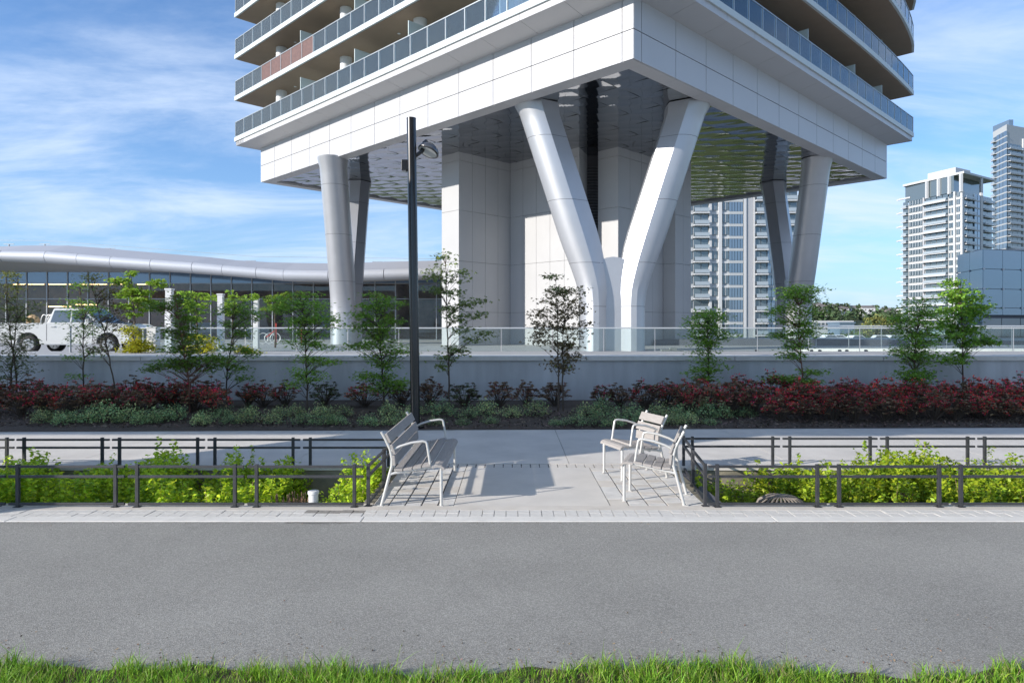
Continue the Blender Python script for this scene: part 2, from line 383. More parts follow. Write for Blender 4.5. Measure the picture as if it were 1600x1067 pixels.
# trench drain behind the pad
dr = struct(MB().box((-1.5,9.362,-.2),(2.4,9.60,-.02)).build('trench_drain', MT['joint']))
for i in range(31):
    MB().box((-1.49+i*.125, 9.366, -.05), (-1.49+i*.125+.112, 9.596, -.001)).build('drain_cover_plate', MT['concrete2'], dr)
# sidewalk
sw = struct(MB().box((-60,9.62,-.3),(60,12.9,-.012)).build('sidewalk', MT['joint']))
sx = [-60,-40,-28,-22,-18.2,-15.2,-12.2,-9.2,-6.2,-3.1,-.0,.80,3.9,7.0,10.1,13.2,16.3,19.4,24,32,60]
sx = [x for x in sx if x != -.0]
for a, b in zip(sx[:-1], sx[1:]):
    MB().box((a+.004,9.622,-.1),(b-.004,12.88+ (a+b)/2*.028,.0)).build('slab', MT['concrete'], sw)
# planter pits: concrete walls and soil floor
for nm, x0, x1 in (('left', -16, XL), ('right', XR, 16)):
    p = thing('rain_garden_planter', 'sunken concrete planter full of bright green plants %s of the seating pad' % nm, 'planter', ((x0+x1)/2, 8.2, -.6), 'sunken planters beside the path')
    m = MB()
    m.box((x0, PB0+.001, -.9), (x1, PB0+.12, -.002))
    m.build('front_wall', MT['concrete2'], p)
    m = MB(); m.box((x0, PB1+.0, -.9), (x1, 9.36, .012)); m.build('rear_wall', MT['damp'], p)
    MB().box((x0, PB1-.02, .012), (x1, 9.615, .055)).build('coping', MT['concrete'], p, bevel=.004)
    ex = XL-.12 if nm == 'left' else XR
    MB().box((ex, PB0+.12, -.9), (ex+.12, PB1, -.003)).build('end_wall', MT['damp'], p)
    MB().box((x0, PB0+.12, -.9), (x1, PB1, -.55)).build('soil', MT['soil'], p)

# ---------------------------------------------------------------- planting bed and retaining wall
BX = 60
m = MB()
gxn, gyn = 220, 16
V = []; Fc = []
for j in range(gyn+1):
    for i in range(gxn+1):
        x = -30+60*i/gxn; t = j/gyn
        y = 12.80+x*.028+t*(16.75-12.80-x*.028)
        z = .005+.14*math.sin(min(1, t*1.3)*math.pi/2)+(random.uniform(-.018, .018) if 0 < j < gyn else 0)
        V.append((x, y, z))
for j in range(gyn):
    for i in range(gxn):
        a = j*(gxn+1)+i; Fc.append((a, a+1, a+gxn+2, a+gxn+1))
m.add(V, Fc); struct(m.build('planting_bed_soil', MT['soil']))
# loose bark chips on the bed
n = 9000
P = np.stack([RNG.uniform(-13, 14, n), RNG.uniform(12.9, 14.6, n), np.zeros(n)], 1)
P[:, 2] = .02+.14*np.sin(np.clip((P[:, 1]-12.8-P[:, 0]*.028)/3.9*1.3, 0, 1)*np.pi/2)
P = P[P[:, 1] > 12.83+P[:, 0]*.028]
v, f = leaves(P, RNG.uniform(.03, .08, len(P)), LEAF, up=.6)
o = inst('bark_chips', np_mesh('bark_chips', v, f, mat('bark_chip', (.13, .095, .07), .9, island=.8)), (0, 0, 0), kind='stuff')
o['label'] = 'dark bark mulch chips strewn over the planting bed'
wall = thing('retaining_wall', 'long low concrete retaining wall behind the red and green shrub bed', 'wall', (0, 16.7, 0))
MB().box((-45,16.70,-.3),(45,17.0,1.10)).build('wall_face', MT['wallc'], wall)
for i in range(-8, 9):
    MB().box((i*3.6+.01-1.8,16.66,1.10),(i*3.6+3.59-1.8,17.4,1.215)).build('coping', MT['kerb'], wall, bevel=.008)
struct(MB().box((-45,17.402,.2),(45,20.3,1.205)).build('terrace_ledge', MT['pla']))
struct(MB().box((-45,20.302,-.5),(70,75,.80)).build('plaza', MT['pla']))
# low dark kerb wall of the ramp on the right, with a pale kerb in front
rw = MB(); pts = [(9,43),(14,42.5),(20,42),(26,42.5),(34,45)]
rings = []
for x, y in pts: rings.append([(x,y,.8),(x,y+.4,.8),(x,y+.4,1.25-abs(x-16)*.012),(x,y,1.25-abs(x-16)*.012)])
rw.loft(rings, sm=False); tag(rw.build('ramp_wall', mat('dark_ramp_wall', (.10, .11, .13), .7)), 'low dark wall of a curving ramp seen through the glass on the right', 'wall')
rk = MB(); rings = []
for x, y, z in ((13,31,.95),(16,29.5,1.0),(20,28.5,1.02),(26,28,1.05)): rings.append([(x,y,.8),(x,y+.5,.8),(x,y+.5,z),(x,y,z)])
rk.loft(rings, sm=False); tag(rk.build('ramp_kerb', MT['kerb']), 'curved pale kerb behind the glass guard at the right edge', 'kerb')

# ---------------------------------------------------------------- elevated rail guideway behind the camera (casts the band of shade on the bed and wall)
gw = thing('elevated_guideway', 'concrete elevated rail guideway standing behind the camera, its shade lies on the wall', 'guideway', (-8.85, 6.3, 0))
gm = mat('guideway_concrete', (.45, .45, .44), .8, var=.1, vscale=.8)
m = MB(); Y = [(3.5,7.8),(3.5,7.5),(3.7,6.9),(4.6,6.6),(7.9,6.6),(8.7,6.9),(8.95,7.5),(8.95,7.85),(8.75,7.85),(8.75,7.3),(3.7,7.3),(3.7,7.8)]
m.loft([[(-60,y,z) for y, z in Y], [(60,y,z) for y, z in Y]], sm=False); m.build('deck', gm, gw)
pp = [(5.57,0),(7.1,0),(7.5,1.5),(8.9,2.9),(9.2,3.5),(9.2,6.45),(8.0,6.6),(4.2,6.6),(4.4,6.2),(5.57,5.4)]
for px_ in (-8.85, -38.85, 24.0):
    m = MB(); m.loft([[(px_-.75,y,z) for y, z in pp], [(px_+.75,y,z) for y, z in pp]], sm=False); m.build('pier', gm, gw)
# ================================================================ TOWER
NX, NY = 4.77, 27.0
Q = math.sqrt(.5)
def T(a, b, z=0): return np.array((NX-Q*a+Q*b, NY+Q*a+Q*b, z))
LA, LB = 32.6, 30.9
Z0, Z1, ZJ = 12.45, 14.88, 13.64
PZ = .8
tw = thing('tower_on_columns', 'white panelled high-rise lifted on silver splayed columns, curved glass balconies above', 'tower', (NX, NY, PZ))
A45 = R_(45)
def tprism(name, poly_ab, z0, z1, m, parent=tw, **k):
    return MB().prism([T(a, b)[:2] for a, b in poly_ab], z0, z1).build(name, m, parent, **k)
def rect(a0, a1, b0, b1): return [(a0,b0),(a0,b1),(a1,b1),(a1,b0)]
# transfer storey: dark backing box, white panels proud of it
tprism('transfer_storey', rect(.06, LA-.06, .06, LB-.06), Z0+.35, Z1+.6, MT['joint'])
def face_panel(side, s0, s1, z0, z1, m, name, parent=tw, th=.055, g=.018, off=0.0):
    mb = MB()
    s0 += g; s1 -= g; z0 += g; z1 -= g
    if side == 'L': P = [T(s0, off), T(s1, off), T(s1, off+th), T(s0, off+th)]
    elif side == 'R': P = [T(off, s0), T(off, s1), T(off+th, s1), T(off+th, s0)]
    elif side == 'LB': P = [T(LA-off, s0), T(LA-off, s1), T(LA-off-th, s1), T(LA-off-th, s0)]
    else: P = [T(s0, LB-off), T(s1, LB-off), T(s1, LB-off-th), T(s0, LB-off-th)]
    mb.prism([p[:2] for p in P], z0, z1)
    return mb.build(name, m, parent)
for side, L, pitch in (('L', LA, 2.49), ('R', LB, 2.53), ('LB', LB, 2.53), ('RB', LA, 2.49)):
    cuts = [0, .55]; 
    while cuts[-1]+pitch < L-.3: cuts.append(cuts[-1]+pitch)
    cuts.append(L)
    for a, b in zip(cuts[:-1], cuts[1:]):
        face_panel(side, a, b, ZJ, Z1+.2, MT['panel'], 'fascia_panel')
        if side == 'L' and b > LA-1.6 : pass
        face_panel(side, a, b, Z0, ZJ, MT['panel'], 'fascia_panel')
# pale rim on the underside
RIM = .78
rm = [rect(0.06, LA-.06, .06, RIM), rect(.06, LA-.06, LB-RIM, LB-.06), rect(.06, RIM, RIM, LB-RIM), rect(LA-RIM, LA-.06, RIM, LB-RIM)]
for r in rm:
    (a0, b0), _, (a1, b1), _ = r
    if a1-a0 > b1-b0:
        n = 13
        for i in range(n): tprism('soffit_rim_panel', rect(a0+(a1-a0)*i/n+.008, a0+(a1-a0)*(i+1)/n-.008, b0, b1), Z0+.004, Z0+.34, MT['panel'])
    else:
        n = 12
        for i in range(n): tprism('soffit_rim_panel', rect(a0, a1, b0+(b1-b0)*i/n+.008, b0+(b1-b0)*(i+1)/n-.008), Z0+.004, Z0+.34, MT['panel'])
# mirrored soffit: quilted metal panels, each with a fold along world X
na, nb_ = 17, 17
ca, cb = (LA-2*RIM)/na, (LB-2*RIM)/nb_
ZS = Z0+.12
def quilt_mesh(seed):
    rr = random.Random(seed); k = 14; V = []; Fc = []
    sl = .017+rr.uniform(-.002, .002); kx = .055+rr.uniform(-.008, .008); ta, tb = rr.uniform(-.002, .002), rr.uniform(-.002, .002)
    for j in range(k+1):
        for i in range(k+1):
            u, v = i/k, j/k
            s_ = (u*ca+v*cb)/(ca+cb)*2-1            # across the fold, -1..1
            t_ = (u-v)
            z = sl*.8*abs(math.sin(math.pi*(u+v))) + kx*t_*(1-.7*t_*t_)*((u+v) % 1.0 - .5 if 0 < u+v < 2 else 0) + ta*(u-.5)*ca+tb*(v-.5)*cb + .0012*math.sin(t_*5+seed)
            p = T(RIM+.004+u*(ca-.008), RIM+.004+v*(cb-.008), z)-T(RIM, RIM, 0)
            V.append(p)
    for j in range(k):
        for i in range(k):
            a = j*(k+1)+i; Fc.append((a, a+1, a+k+2, a+k+1))
    m = MB(); m.add(V, Fc, 0, True); return m.mesh('mirror_panel', MT['mirror'])
qm = [quilt_mesh(s) for s in range(7)]
for i in range(na):
    for j in range(nb_):
        if 16 < i and False: continue
        p = T(RIM+i*ca, RIM+j*cb, ZS)
        inst('mirror_panel', qm[(i*3+j*5) % 7], p, 0, tw)
tprism('soffit_backing', rect(RIM, LA-RIM, RIM, LB-RIM), ZS+.1, ZS+.2, MT['joint'])

# cornice below the first balcony
CO = 1.27; ZC0, ZC1 = 15.12, 15.42
for side, L in (('L', LA), ('R', LB)):
    n = 13 if side == 'L' else 12
    for i in range(n):
        s0 = (-CO if i == 0 else L/n*i)+.008; s1 = (L+CO if i == n-1 else L/n*(i+1))-.008
        i0 = (0 if i == 0 else s0); i1 = (L if i == n-1 else s1)
        def P(s, o, z): return T(s, o, z) if side == 'L' else T(o, s, z)
        mb = MB()
        V = [P(i0, .0, Z1+.012), P(i1, .0, Z1+.012), P(s1, -CO, ZC0), P(s0, -CO, ZC0), P(i0, .0, ZC1), P(i1, .0, ZC1), P(s1, -CO, ZC1), P(s0, -CO, ZC1)]
        mb.add(V, [(0,1,2,3),(4,7,6,5),(3,2,6,7),(0,4,5,1),(0,3,7,4),(1,5,6,2)])
        mb.build('cornice_panel', MT['panel'], tw)
tprism('cornice_back', [(LA, -CO), (LA+CO, -CO), (LA+CO, LB+CO), (-CO, LB+CO), (-CO, LB), (LA, LB)], ZC0, ZC1-.01, MT['panel'])

# balcony floors
FH = 3.03
BO = 1.36
def floor_edge(k):
    """slab outline in (a, b): left face straight, right face bulges on the upper floors"""
    P = []
    # along left face from left corner to near corner
    for i in range(25): P.append((LA+BO-(LA+2*BO)*i/24, -BO))
    amp = [0, .5, 2.0, 2.6, 2.9, 2.9][k]
    n = 26
    for i in range(1, n+1):
        t = i/n; P.append((-BO-amp*math.sin(math.pi*t)**.8*(.35+.65*t), -BO+(LB+2*BO)*t))
    return P
floor_slabs = []
glass_cache = {}
for k in range(6):
    z = 15.36+.0+FH*k + (0.06 if k == 0 else 0)
    E = floor_edge(k)
    poly = E+[(LA+BO, LB+BO)]
    sb = tprism('balcony_slab', poly[::-1] if False else poly, z, z+.30, MT['bal_edge'])
    if k: 
        ins = [(a+(.12 if a < LA/2 else -.12), b+(.12 if b < LB/2 else -.12)) for a, b in E]+[(LA+BO-.12, LB+BO-.12)]
        tprism('balcony_soffit', ins, z-.03, z-.004, MT['bal_soffit'], sb)
        for a in (4, 10, 16, 22, 28):
            c = T(a, .3, z-.035); MB().tube([c, c+np.array((0, 0, -.02))], .09, 12).build('soffit_light', MT['white'], sb)
    # rail: panels, posts, top rail
    zg0, zg1 = z+.34, z+.30+1.10
    tr = MB(); br = MB()
    # resample edge at about 1.36 m
    def walk(pts, step):
        pts = [T(a, b) for a, b in pts]; segs = [np.linalg.norm(q-p) for p, q in zip(pts[:-1], pts[1:])]; tot = sum(segs); n = max(1, round(tot/step)); out_ = []
        for i in range(n+1):
            d = tot*i/n; j = 0
            while j < len(segs)-1 and d > segs[j]: d -= segs[j]; j += 1
            out_.append(pts[j]+(pts[j+1]-pts[j])*min(1, d/segs[j]))
        return out_
    inn = .07
    El = [(a-inn if i == 0 else a, -BO+inn) for i, (a, b) in enumerate(E[:25])]
    Er = [(a+inn, b) for a, b in E[24:]]
    El[-1] = (-BO+inn, -BO+inn); Er[0] = (-BO+inn, -BO+inn)
    back = [(LA+BO-inn, b) for b in (-BO+inn, 1.5, 4.2)]
    backr = [(a, LB+BO-inn) for a in (-BO+inn, 1.5, 4.2)]
    for which, line in (('L', El), ('R', Er), ('BL', back), ('BR', backr)):
        W = walk(line, 1.42)
        for i, (p, q) in enumerate(zip(W[:-1], W[1:])):
            d = (q-p)/np.linalg.norm(q-p); nrm = np.array((-d[1], d[0], 0))
            red = which == 'L' and k == 1 and 17 <= (len(W)-2-i) <= 17+99 and 2 < i < 9
            g = MB(); a0, a1 = p+d*.03, q-d*.03
            g.prism([(a0-nrm*.006)[:2], (a1-nrm*.006)[:2], (a1+nrm*.006)[:2], (a0+nrm*.006)[:2]], zg0, zg1-.03)
            g.build('glass_panel', MT['red_glass'] if red else MT['rail_glass'], sb, label='red-brown screened balcony panel' if red else None)
            c = p+np.array((0, 0, 0))
            MB().obox((p[0], p[1], (z+.3+zg1)/2), d*.022, nrm*.03, (0, 0, (zg1-z-.3)/2)).build('post', MT['rail_metal'], sb)
            tr.beam((p[0], p[1], zg1), (q[0], q[1], zg1), .06, .045)
            br.beam((p[0], p[1], z+.335), (q[0], q[1], z+.335), .03, .03)
        tr.obox((W[-1][0], W[-1][1], (z+.3+zg1)/2), (.025, 0, 0), (0, .025, 0), (0, 0, (zg1-z-.3)/2))
    tr.build('top_rail', MT['rail_metal'], sb); br.build('bottom_rail', MT['rail_metal'], sb)
    # facade behind
    fz0, fz1 = z+.3, z+FH-.03
    poly = [(2.2, 1.9), (2.2, 26.5), (5, LB-5), (LA-5, LB-5), (LA-5, 6), (26.5, 1.9)]
    fc = tprism('facade_glass', poly, fz0, fz1, MT['dglass'], sb)
    mu = MB()
    for a, b, c_, d_ in ((26.5,1.9,2.2,1.9), (2.2,1.9,2.2,26.5), (LA-5,6,26.5,1.9)):
        p0, p1 = T(a, b), T(c_, d_); L = np.linalg.norm(p1-p0); n = int(L/1.25)
        d = (p1-p0)/L; 
        for i in range(n+1):
            p = p0+d*L*i/n
            w_ = .06 if i % 4 else .35
            mu.obox((p[0], p[1], (fz0+fz1)/2), d*w_/2*1, np.array((-d[1], d[0], 0))*.06, (0, 0, (fz1-fz0)/2))
        mu.beam((p0[0], p0[1], fz0+2.3), (p1[0], p1[1], fz0+2.3), .1, .07)
    for a in np.arange(3.2, 26, 1.25):  # pale panels before the facade glass stand in for interior reflections
        if random.random() < .45: tprism('reflection_panel', rect(a-.5, a+.5, 1.80, 1.86), fz0+.05, fz0+2.2, random.choice((MT['frost'], MT['white'], MT['bal_edge'])), sb)
    for b in np.arange(3.2, 26, 1.25):
        if random.random() < .4: tprism('reflection_panel', rect(2.10, 2.16, b-.5, b+.5), fz0+.05, fz0+2.2, random.choice((MT['frost'], MT['white'], MT['bal_edge'])), sb)
    mu.build('mullions', MT['mull'], sb, kind='stuff')
    for a in (31.0, 22.6, 15.2, 8.0):
        p = T(a-1.4, .1); MB().tube([(p[0], p[1], fz0), (p[0], p[1], fz1)], .36, 16).build('round_column', MT['white'], sb)
    for a in (24.6, 18.3, 13.2, 6.4):
        tprism('privacy_screen', rect(a, a+.05, -1.1, 1.9), z+.34, z+2.35, MT['frost'], sb)
    for b in (7.0, 14.5, 21.5, 26.5):
        tprism('privacy_screen', rect(-1.0, 2.2, b, b+.05), z+.34, z+2.35, MT['frost'], sb)

# core walls beneath the soffit
A2, A_, B_, P_ = (-4.39,42.95), (-3.23,41.8), (-.12,44.87), (3.98,40.8)
P2 = (4.66, 42.6); 
E_ = (6.28,40.7); D_ = (E_[0]-Q*1.5, E_[1]+Q*1.5)
D2 = (5.42, 42.6)
F_, G_ = (9.67,44.05), (10.3,43.42); G2 = (11.65,44.77)
H_ = (G2[0]-Q*13, G2[1]+Q*13); K_ = (A2[0]+Q*4, A2[1]+Q*13)
poly = [A2, A_, B_, P_, P2, D2, D_, E_, F_, G_, G2, H_, K_]
def shrink(poly, d):
    n = len(poly); cx_, cy_ = 3.5, 48; out_ = []
    for x, y in poly: out_.append((x, y+d))
    return out_
core = MB().prism(shrink(poly, .085), PZ, ZS).build('core', MT['joint'], tw)
zrows = [PZ, 2.87, 5.96, 9.05, 12.08, ZS+.03]
def wall_panels(p, q, n, rows=zrows, m=MT['corep'], th=.055):
    p = np.array(p); q = np.array(q); L = np.linalg.norm(q-p); d = (q-p)/L; nr = np.array((-d[1], d[0]))   # nr points inward (behind)
    for i in range(n):
        a, b = p+d*(L*i/n+.009), p+d*(L*(i+1)/n-.009)
        for z0, z1 in zip(rows[:-1], rows[1:]):
            MB().prism([a, b, b+nr*th, a+nr*th], z0+.009, z1-.009).build('wall_panel', m, core)
for p, q, n in ((A2, A_, 1), (A_, B_, 4), (B_, P_, 5), (D_, E_, 1), (E_, F_, 4), (F_, G_, 1), (G_, G2, 2), (P_, P2, 2)): wall_panels(p, q, n)
lv = MB()
for i in range(60):
    z = 1.2+i*.18
    if z > 12: break
    a = np.array(P2); b = np.array(D2); n_ = np.array((0, -.10))
    lv.beam((a[0], a[1]-.06, z), (b[0], b[1]-.06, z-.0), .12, .03)
lv.build('louvre_grille', mat('dark_louvre', (.14, .14, .15), .5), core, kind='stuff')

# Y columns
def y_column(fx, fy, dx, dy, lab, spread=3.7, fork=5.2):
    ux = np.array((dx, dy, 0.)); uy = np.array((-dy, dx, 0.))
    col = MB()
    base = np.array((fx, fy, 0.))
    # central web between arms
    w0, wt = .42, .95
    V = []; 
    prof = [(PZ, .38), (3.2, .38), (4.1, .44), (fork-.12, .62), (fork, .35), (fork+.05, .02)]
    rings = []
    for z, hw in prof:
        rings.append([base+ux*sx_*hw+uy*sy*.42+np.array((0, 0, z)) for sx_, sy in ((-1,-1),(1,-1),(1,1),(-1,1))])
    col.loft(rings, sm=False)
    co = col.build('y_column', MT['alu'], tw, label=lab)
    for s in (-1, 1):
        rings = []; joints = []
        zs = [PZ, 2.0, 3.0, 3.6, 4.1, 4.6, 5.1, 5.7, 6.5, 7.5, 8.5, 9.5, 10.5, 11.5, 12.0, 12.4, ZS-.02]
        for z in zs:
            t = max(0, z-3.2)
            off = .90+ (0 if z < 3.2 else (.324*(t-.9+.9*math.exp(-t/.9))))
            hw = .64+.32*min(1, max(0, z-3)/3); hd = .85
            c = base+ux*s*off+np.array((0, 0, z))
            # D-like section: rounded outside, two flat facets inside
            sec = []
            for an in range(-80, 81, 20):
                r = R_(an); sec.append((math.cos(r)*hw*1.0, math.sin(r)*hd))
            sec += [(-.15, hd*.98), (-hw*.95, hd*.42), (-hw*.95, -hd*.42), (-.15, -hd*.98)]
            if z > 12.1:
                g = 1+(.10)*min(1, (z-12.1)/.3); sec = [(x*g, y*g) for x, y in sec]
            rings.append([c+ux*s*x+uy*y for x, y in (sec if s > 0 else sec[::-1])])
        m = MB(); n = len(rings[0])
        m.loft(rings, sm=True, cap=False)
        o = m.build('arm', MT['alu'], co)
        # sharpen facet edges
        md = o.modifiers.new('es', 'EDGE_SPLIT'); md.split_angle = R_(24)
        # panel joints: thin dark rings slightly proud
        for zj in (2.9, 4.95, 7.9, 10.9):
            t = max(0, zj-3.2); off = .90+(0 if zj < 3.2 else .324*(t-.9+.9*math.exp(-t/.9)))
            slope = 0 if zj < 3.2 else .324*(1-math.exp(-t/.9))
            hw = .64+.32*min(1, max(0, zj-3)/3); g = 1.004; rr = []
            for dz in (-.009, .009):
                c = base+ux*s*(off+slope*dz)+np.array((0, 0, zj+dz)); sec = []
                for an in range(-80, 81, 20): r = R_(an); sec.append((math.cos(r)*hw*g, math.sin(r)*.85*g))
                sec += [(-.15, .835*g), (-hw*.955, .36), (-hw*.955, -.36), (-.15, -.835*g)]
                rr.append([c+ux*s*x+uy*y for x, y in (sec if s > 0 else sec[::-1])])
            MB().loft(rr, sm=False, cap=False).build('panel_joint', MT['joint'], co)
    return co
y_column(4.8, 32.9, 1, 0, 'silver Y-shaped column nearest the camera, under the near corner')
y_column(-11.3, 47.0, 0, 1, 'silver splayed column under the left corner of the tower')
y_column(19.3, 47.2, 0, 1, 'silver splayed column under the right corner of the tower')
# ================================================================ GLASS PAVILION ON THE LEFT
pav = thing('glass_pavilion', 'low glazed pavilion with a wavy silver tube roof edge at the left', 'pavilion', (-30, 60, PZ))
us = [-420,-150,0,70,120,172,235,300,347,400,443,513,600,690,780]
rt = [398,387,382,382,385.5,390,395,400,405,408,409,410,407,405,404]
tt = [407,397,390.5,391,395,399.5,404,408.5,413,417,420,421,419,417,416]
tb = [424,414,408,411,414.5,418,422.5,427,430.5,435,439,440,437,434,432]
rings = []; roof = []; und = []
for u, a, b, c in zip(us, rt, tt, tb):
    d = 56.0; x = (u-800)/F*d
    zt_, zb_ = vz(b, d), vz(c, d); zc, r = (zt_+zb_)/2, (zt_-zb_)/2
    rings.append([(x, d+.9*r-math.sin(R_(t))*r*1.1, zc+math.cos(R_(t))*r) for t in range(0, 360, 20)])
    roof.append([(x, d+.4*r, zt_-.05), (x, d+3.0, vz(a, d)*1.0+(vz(a, d)-EYE)*3/56-.1), (x, d+20, vz(a, d)+.6), (x, d+20, vz(a, d)-.1), (x, d+3.0, zt_-.2)])
    und.append([(x, d+.5, zb_+.05), (x, 60.2, vz(426, 60) if c < 428 else zb_+.15), (x, 60.2, vz(426, 60)+.3 if c < 428 else zb_+.5), (x, d+.5, zb_+.4)])
alu2 = mat('pavilion_roof_metal', (.50, .52, .56), .55, metal=.25)
for i in range(len(rings)-1):
    k = max(1, int((us[i+1]-us[i])/45))
    for j in range(k):
        t0, t1 = j/k, (j+1)/k-.012
        L = lambda t: [tuple(np.array(p)*(1-t)+np.array(q)*t) for p, q in zip(rings[i], rings[i+1])]
        MB().loft([L(t0), L(t1)]).build('tube_segment', alu2, pav)
MB().loft(roof, sm=False).build('roof', mat('pavilion_roof_top', (.40, .41, .44), .6), pav)
MB().loft(und, sm=False).build('eaves', mat('pavilion_eaves', (.34, .35, .36), .6), pav)
pg = glass_mat('pavilion_glass', (.74, .80, .85), .2, rough=.01, base=.03); spd = mat('blue_spandrel_glass', (.12, .20, .31), .10, metal=.3, spec=1, coat=.6)
Xs = [(u-800)/F*60 for u in range(-150, 760, 32)]
zt1 = vz(424, 60); zm = vz(467, 60); zs_ = vz(443, 60)
for a, b in zip(Xs[:-1], Xs[1:]):
    MB().box((a+.04, 59.98, zs_+.03), (b-.04, 60.03, zt1)).build('spandrel_pane', spd, pav)
    MB().box((a+.04, 60.0, zm+.03), (b-.04, 60.02, zs_-.03)).build('pane', pg, pav)
    MB().box((a+.04, 60.0, PZ+.1), (b-.04, 60.02, zm-.03)).build('pane', pg, pav)
m = MB()
for a in Xs: m.box((a-.04, 59.9, PZ), (a+.04, 60.1, zt1))
for z in (zs_, zm, PZ+.05): m.box((Xs[0], 59.93, z-.03), (Xs[-1], 60.07, z+.03))
m.build('window_frames', MT['mull'], pav)
br_ = mat('warm_interior_wall', (.55, .33, .21), .8, var=.5, vscale=.6)
MB().box((Xs[0], 70, PZ), (Xs[-1], 70.3, zt1)).build('interior_wall', br_, pav)
MB().box((Xs[0], 60.3, zt1-.1), (Xs[-1], 70, zt1+.1)).build('interior_ceiling', mat('interior_ceiling', (.2, .18, .16), .8), pav)
MB().box((Xs[0]-.2, 60.1, PZ), (Xs[0], 70, zt1)).build('side_wall', br_, pav); MB().box((Xs[-1], 60.1, PZ), (Xs[-1]+.2, 70, zt1)).build('side_wall', br_, pav)
wl = lit_mat('warm_strip_light', (1, .58, .26), 5.0)
for u0, u1, v in ((20,48,444),(50,68,444),(72,112,444),(124,168,444),(172,205,444),(214,250,444),(72,110,479),(118,150,476)):
    d = 62.0; MB().box(((u0-800)/F*d, d, vz(v, d)-.05), ((u1-800)/F*d, d+.1, vz(v, d)+.05)).build('strip_light', wl, pav)
for u0, u1, z0, z1 in ((60,115,0,1.2),(130,190,0,.9),(300,330,0,1.6),(380,420,0,1.1),(500,540,0,2.2)):
    MB().box(((u0-800)/F*65, 65, PZ+z0), ((u1-800)/F*65, 66, PZ+z1)).build('counter', mat('counter_white', (.5, .5, .48), .6), pav)
for u in (14, 70, 172, 392, 449, 590, 608):
    d = 66.0; z = {14: 9.9, 70: 9.9, 172: 9.5, 392: 8.3, 449: 8.0}.get(u, 8.2)
    m = MB(); x = (u-800)/F*d; m.tube([(x, d, z-1.2), (x, d, z)], .07, 8); m.beam((x-.5, d, z), (x+.5, d, z), .06)
    m.build('roof_mast', MT['mull'], pav)
m = MB()
for u0, v0, u1, v1 in ((-100, 375, 70, 376), (70, 376, 400, 401), (400, 401, 700, 405)):
    d = 66.0; m.beam(((u0-800)/F*d, d, vz(v0, d)), ((u1-800)/F*d, d, vz(v1, d)), .03)
m.build('roof_cable', MT['mull'], pav)

# ---------------------------------------------------------------- plaza things
for i, (u, vt, d, lab) in enumerate(((265, 451, 27, 'leftmost tall square white light pillar on the plaza, nearest the pickup'), (345, 459, 32, 'middle square white light pillar on the plaza'), (400.5, 467, 37, 'right-hand square white light pillar beside the ring bike stands'))):
    x = (u-800)/F*d; p = thing('light_pillar', lab, 'light pillar', (x, d, PZ), 'white light pillars on the plaza'); zt = vz(vt, d)
    MB().box((x-.13, d-.13, PZ), (x+.13, d+.13, zt-.9)).build('shaft', MT['white'], p, bevel=.01)
    MB().box((x-.115, d-.115, zt-.895), (x+.115, d+.115, zt-.06)).build('diffuser', mat('opal_diffuser', (.66, .66, .65), .3), p)
    MB().box((x-.14, d-.14, zt-.057), (x+.14, d+.14, zt)).build('cap', MT['white'], p)
x = (240-800)/F*19.6
p = thing('gate_post', 'stout white square post where the glass guard ends at the left', 'post', (x, 19.6, 1.2))
MB().box((x-.13, 19.47, 1.206), (x+.13, 19.73, 1.90)).build('shaft', MT['white'], p, bevel=.008); MB().box((x-.145, 19.455, 1.902), (x+.145, 19.745, 1.925)).build('cap', MT['white'], p)
x = (110-800)/F*19.2
o = MB().tube([(x, 19.2, 1.2), (x, 19.2, 1.95)], .03, 10).add([(x-.06, 19.14, 1.206), (x+.06, 19.14, 1.206), (x+.06, 19.26, 1.206), (x-.06, 19.26, 1.206), (x-.06, 19.14, 1.215), (x+.06, 19.14, 1.215), (x+.06, 19.26, 1.215), (x-.06, 19.26, 1.215)], [(4,5,6,7), (0,1,5,4), (1,2,6,5), (2,3,7,6), (3,0,4,7)]).build('thin_post', MT['mull'])
tag(o, 'thin grey post on the ledge in front of the white pickup', 'post')
for i, u in enumerate((391, 411, 421.5, 430)):
    d = 45.5; x = (u-800)/F*d; c = np.array((x, d, PZ+.40))
    m = MB(); m.tube([c+np.array((math.cos(t)*.34, math.sin(t)*.06, math.sin(t)*.34)) for t in np.linspace(0, 2*math.pi, 25)], .025, 6, cap=False)
    m.box((x-.06, d-.06, PZ), (x+.06, d+.06, PZ+.05))
    tag(m.build('bike_ring', MT['silver']), '%s steel ring bike stand from the left on the plaza' % ORD[i], 'bike stand', 'ring bike stands')
rr_ = mat('red_barrier_paint', (.55, .06, .04), .5)
d = 43.0; x = (431-800)/F*d
p = thing('red_barrier', 'red barrier frame standing by the bike rings in front of the pavilion', 'barrier', (x, d, PZ))
MB().beam((x, d, PZ), (x, d, vz(505, d)), .07).build('post', rr_, p); MB().beam((x, d, vz(512.5, d)), (x+1.6, d, vz(512.5, d)), .07).build('arm', rr_, p)
MB().beam((x-.6, d, PZ+.5), (x, d, vz(515, d)), .05).build('brace', rr_, p); MB().beam((x+1.6, d, PZ), (x+1.6, d, vz(510, d)), .05).build('post', rr_, p)

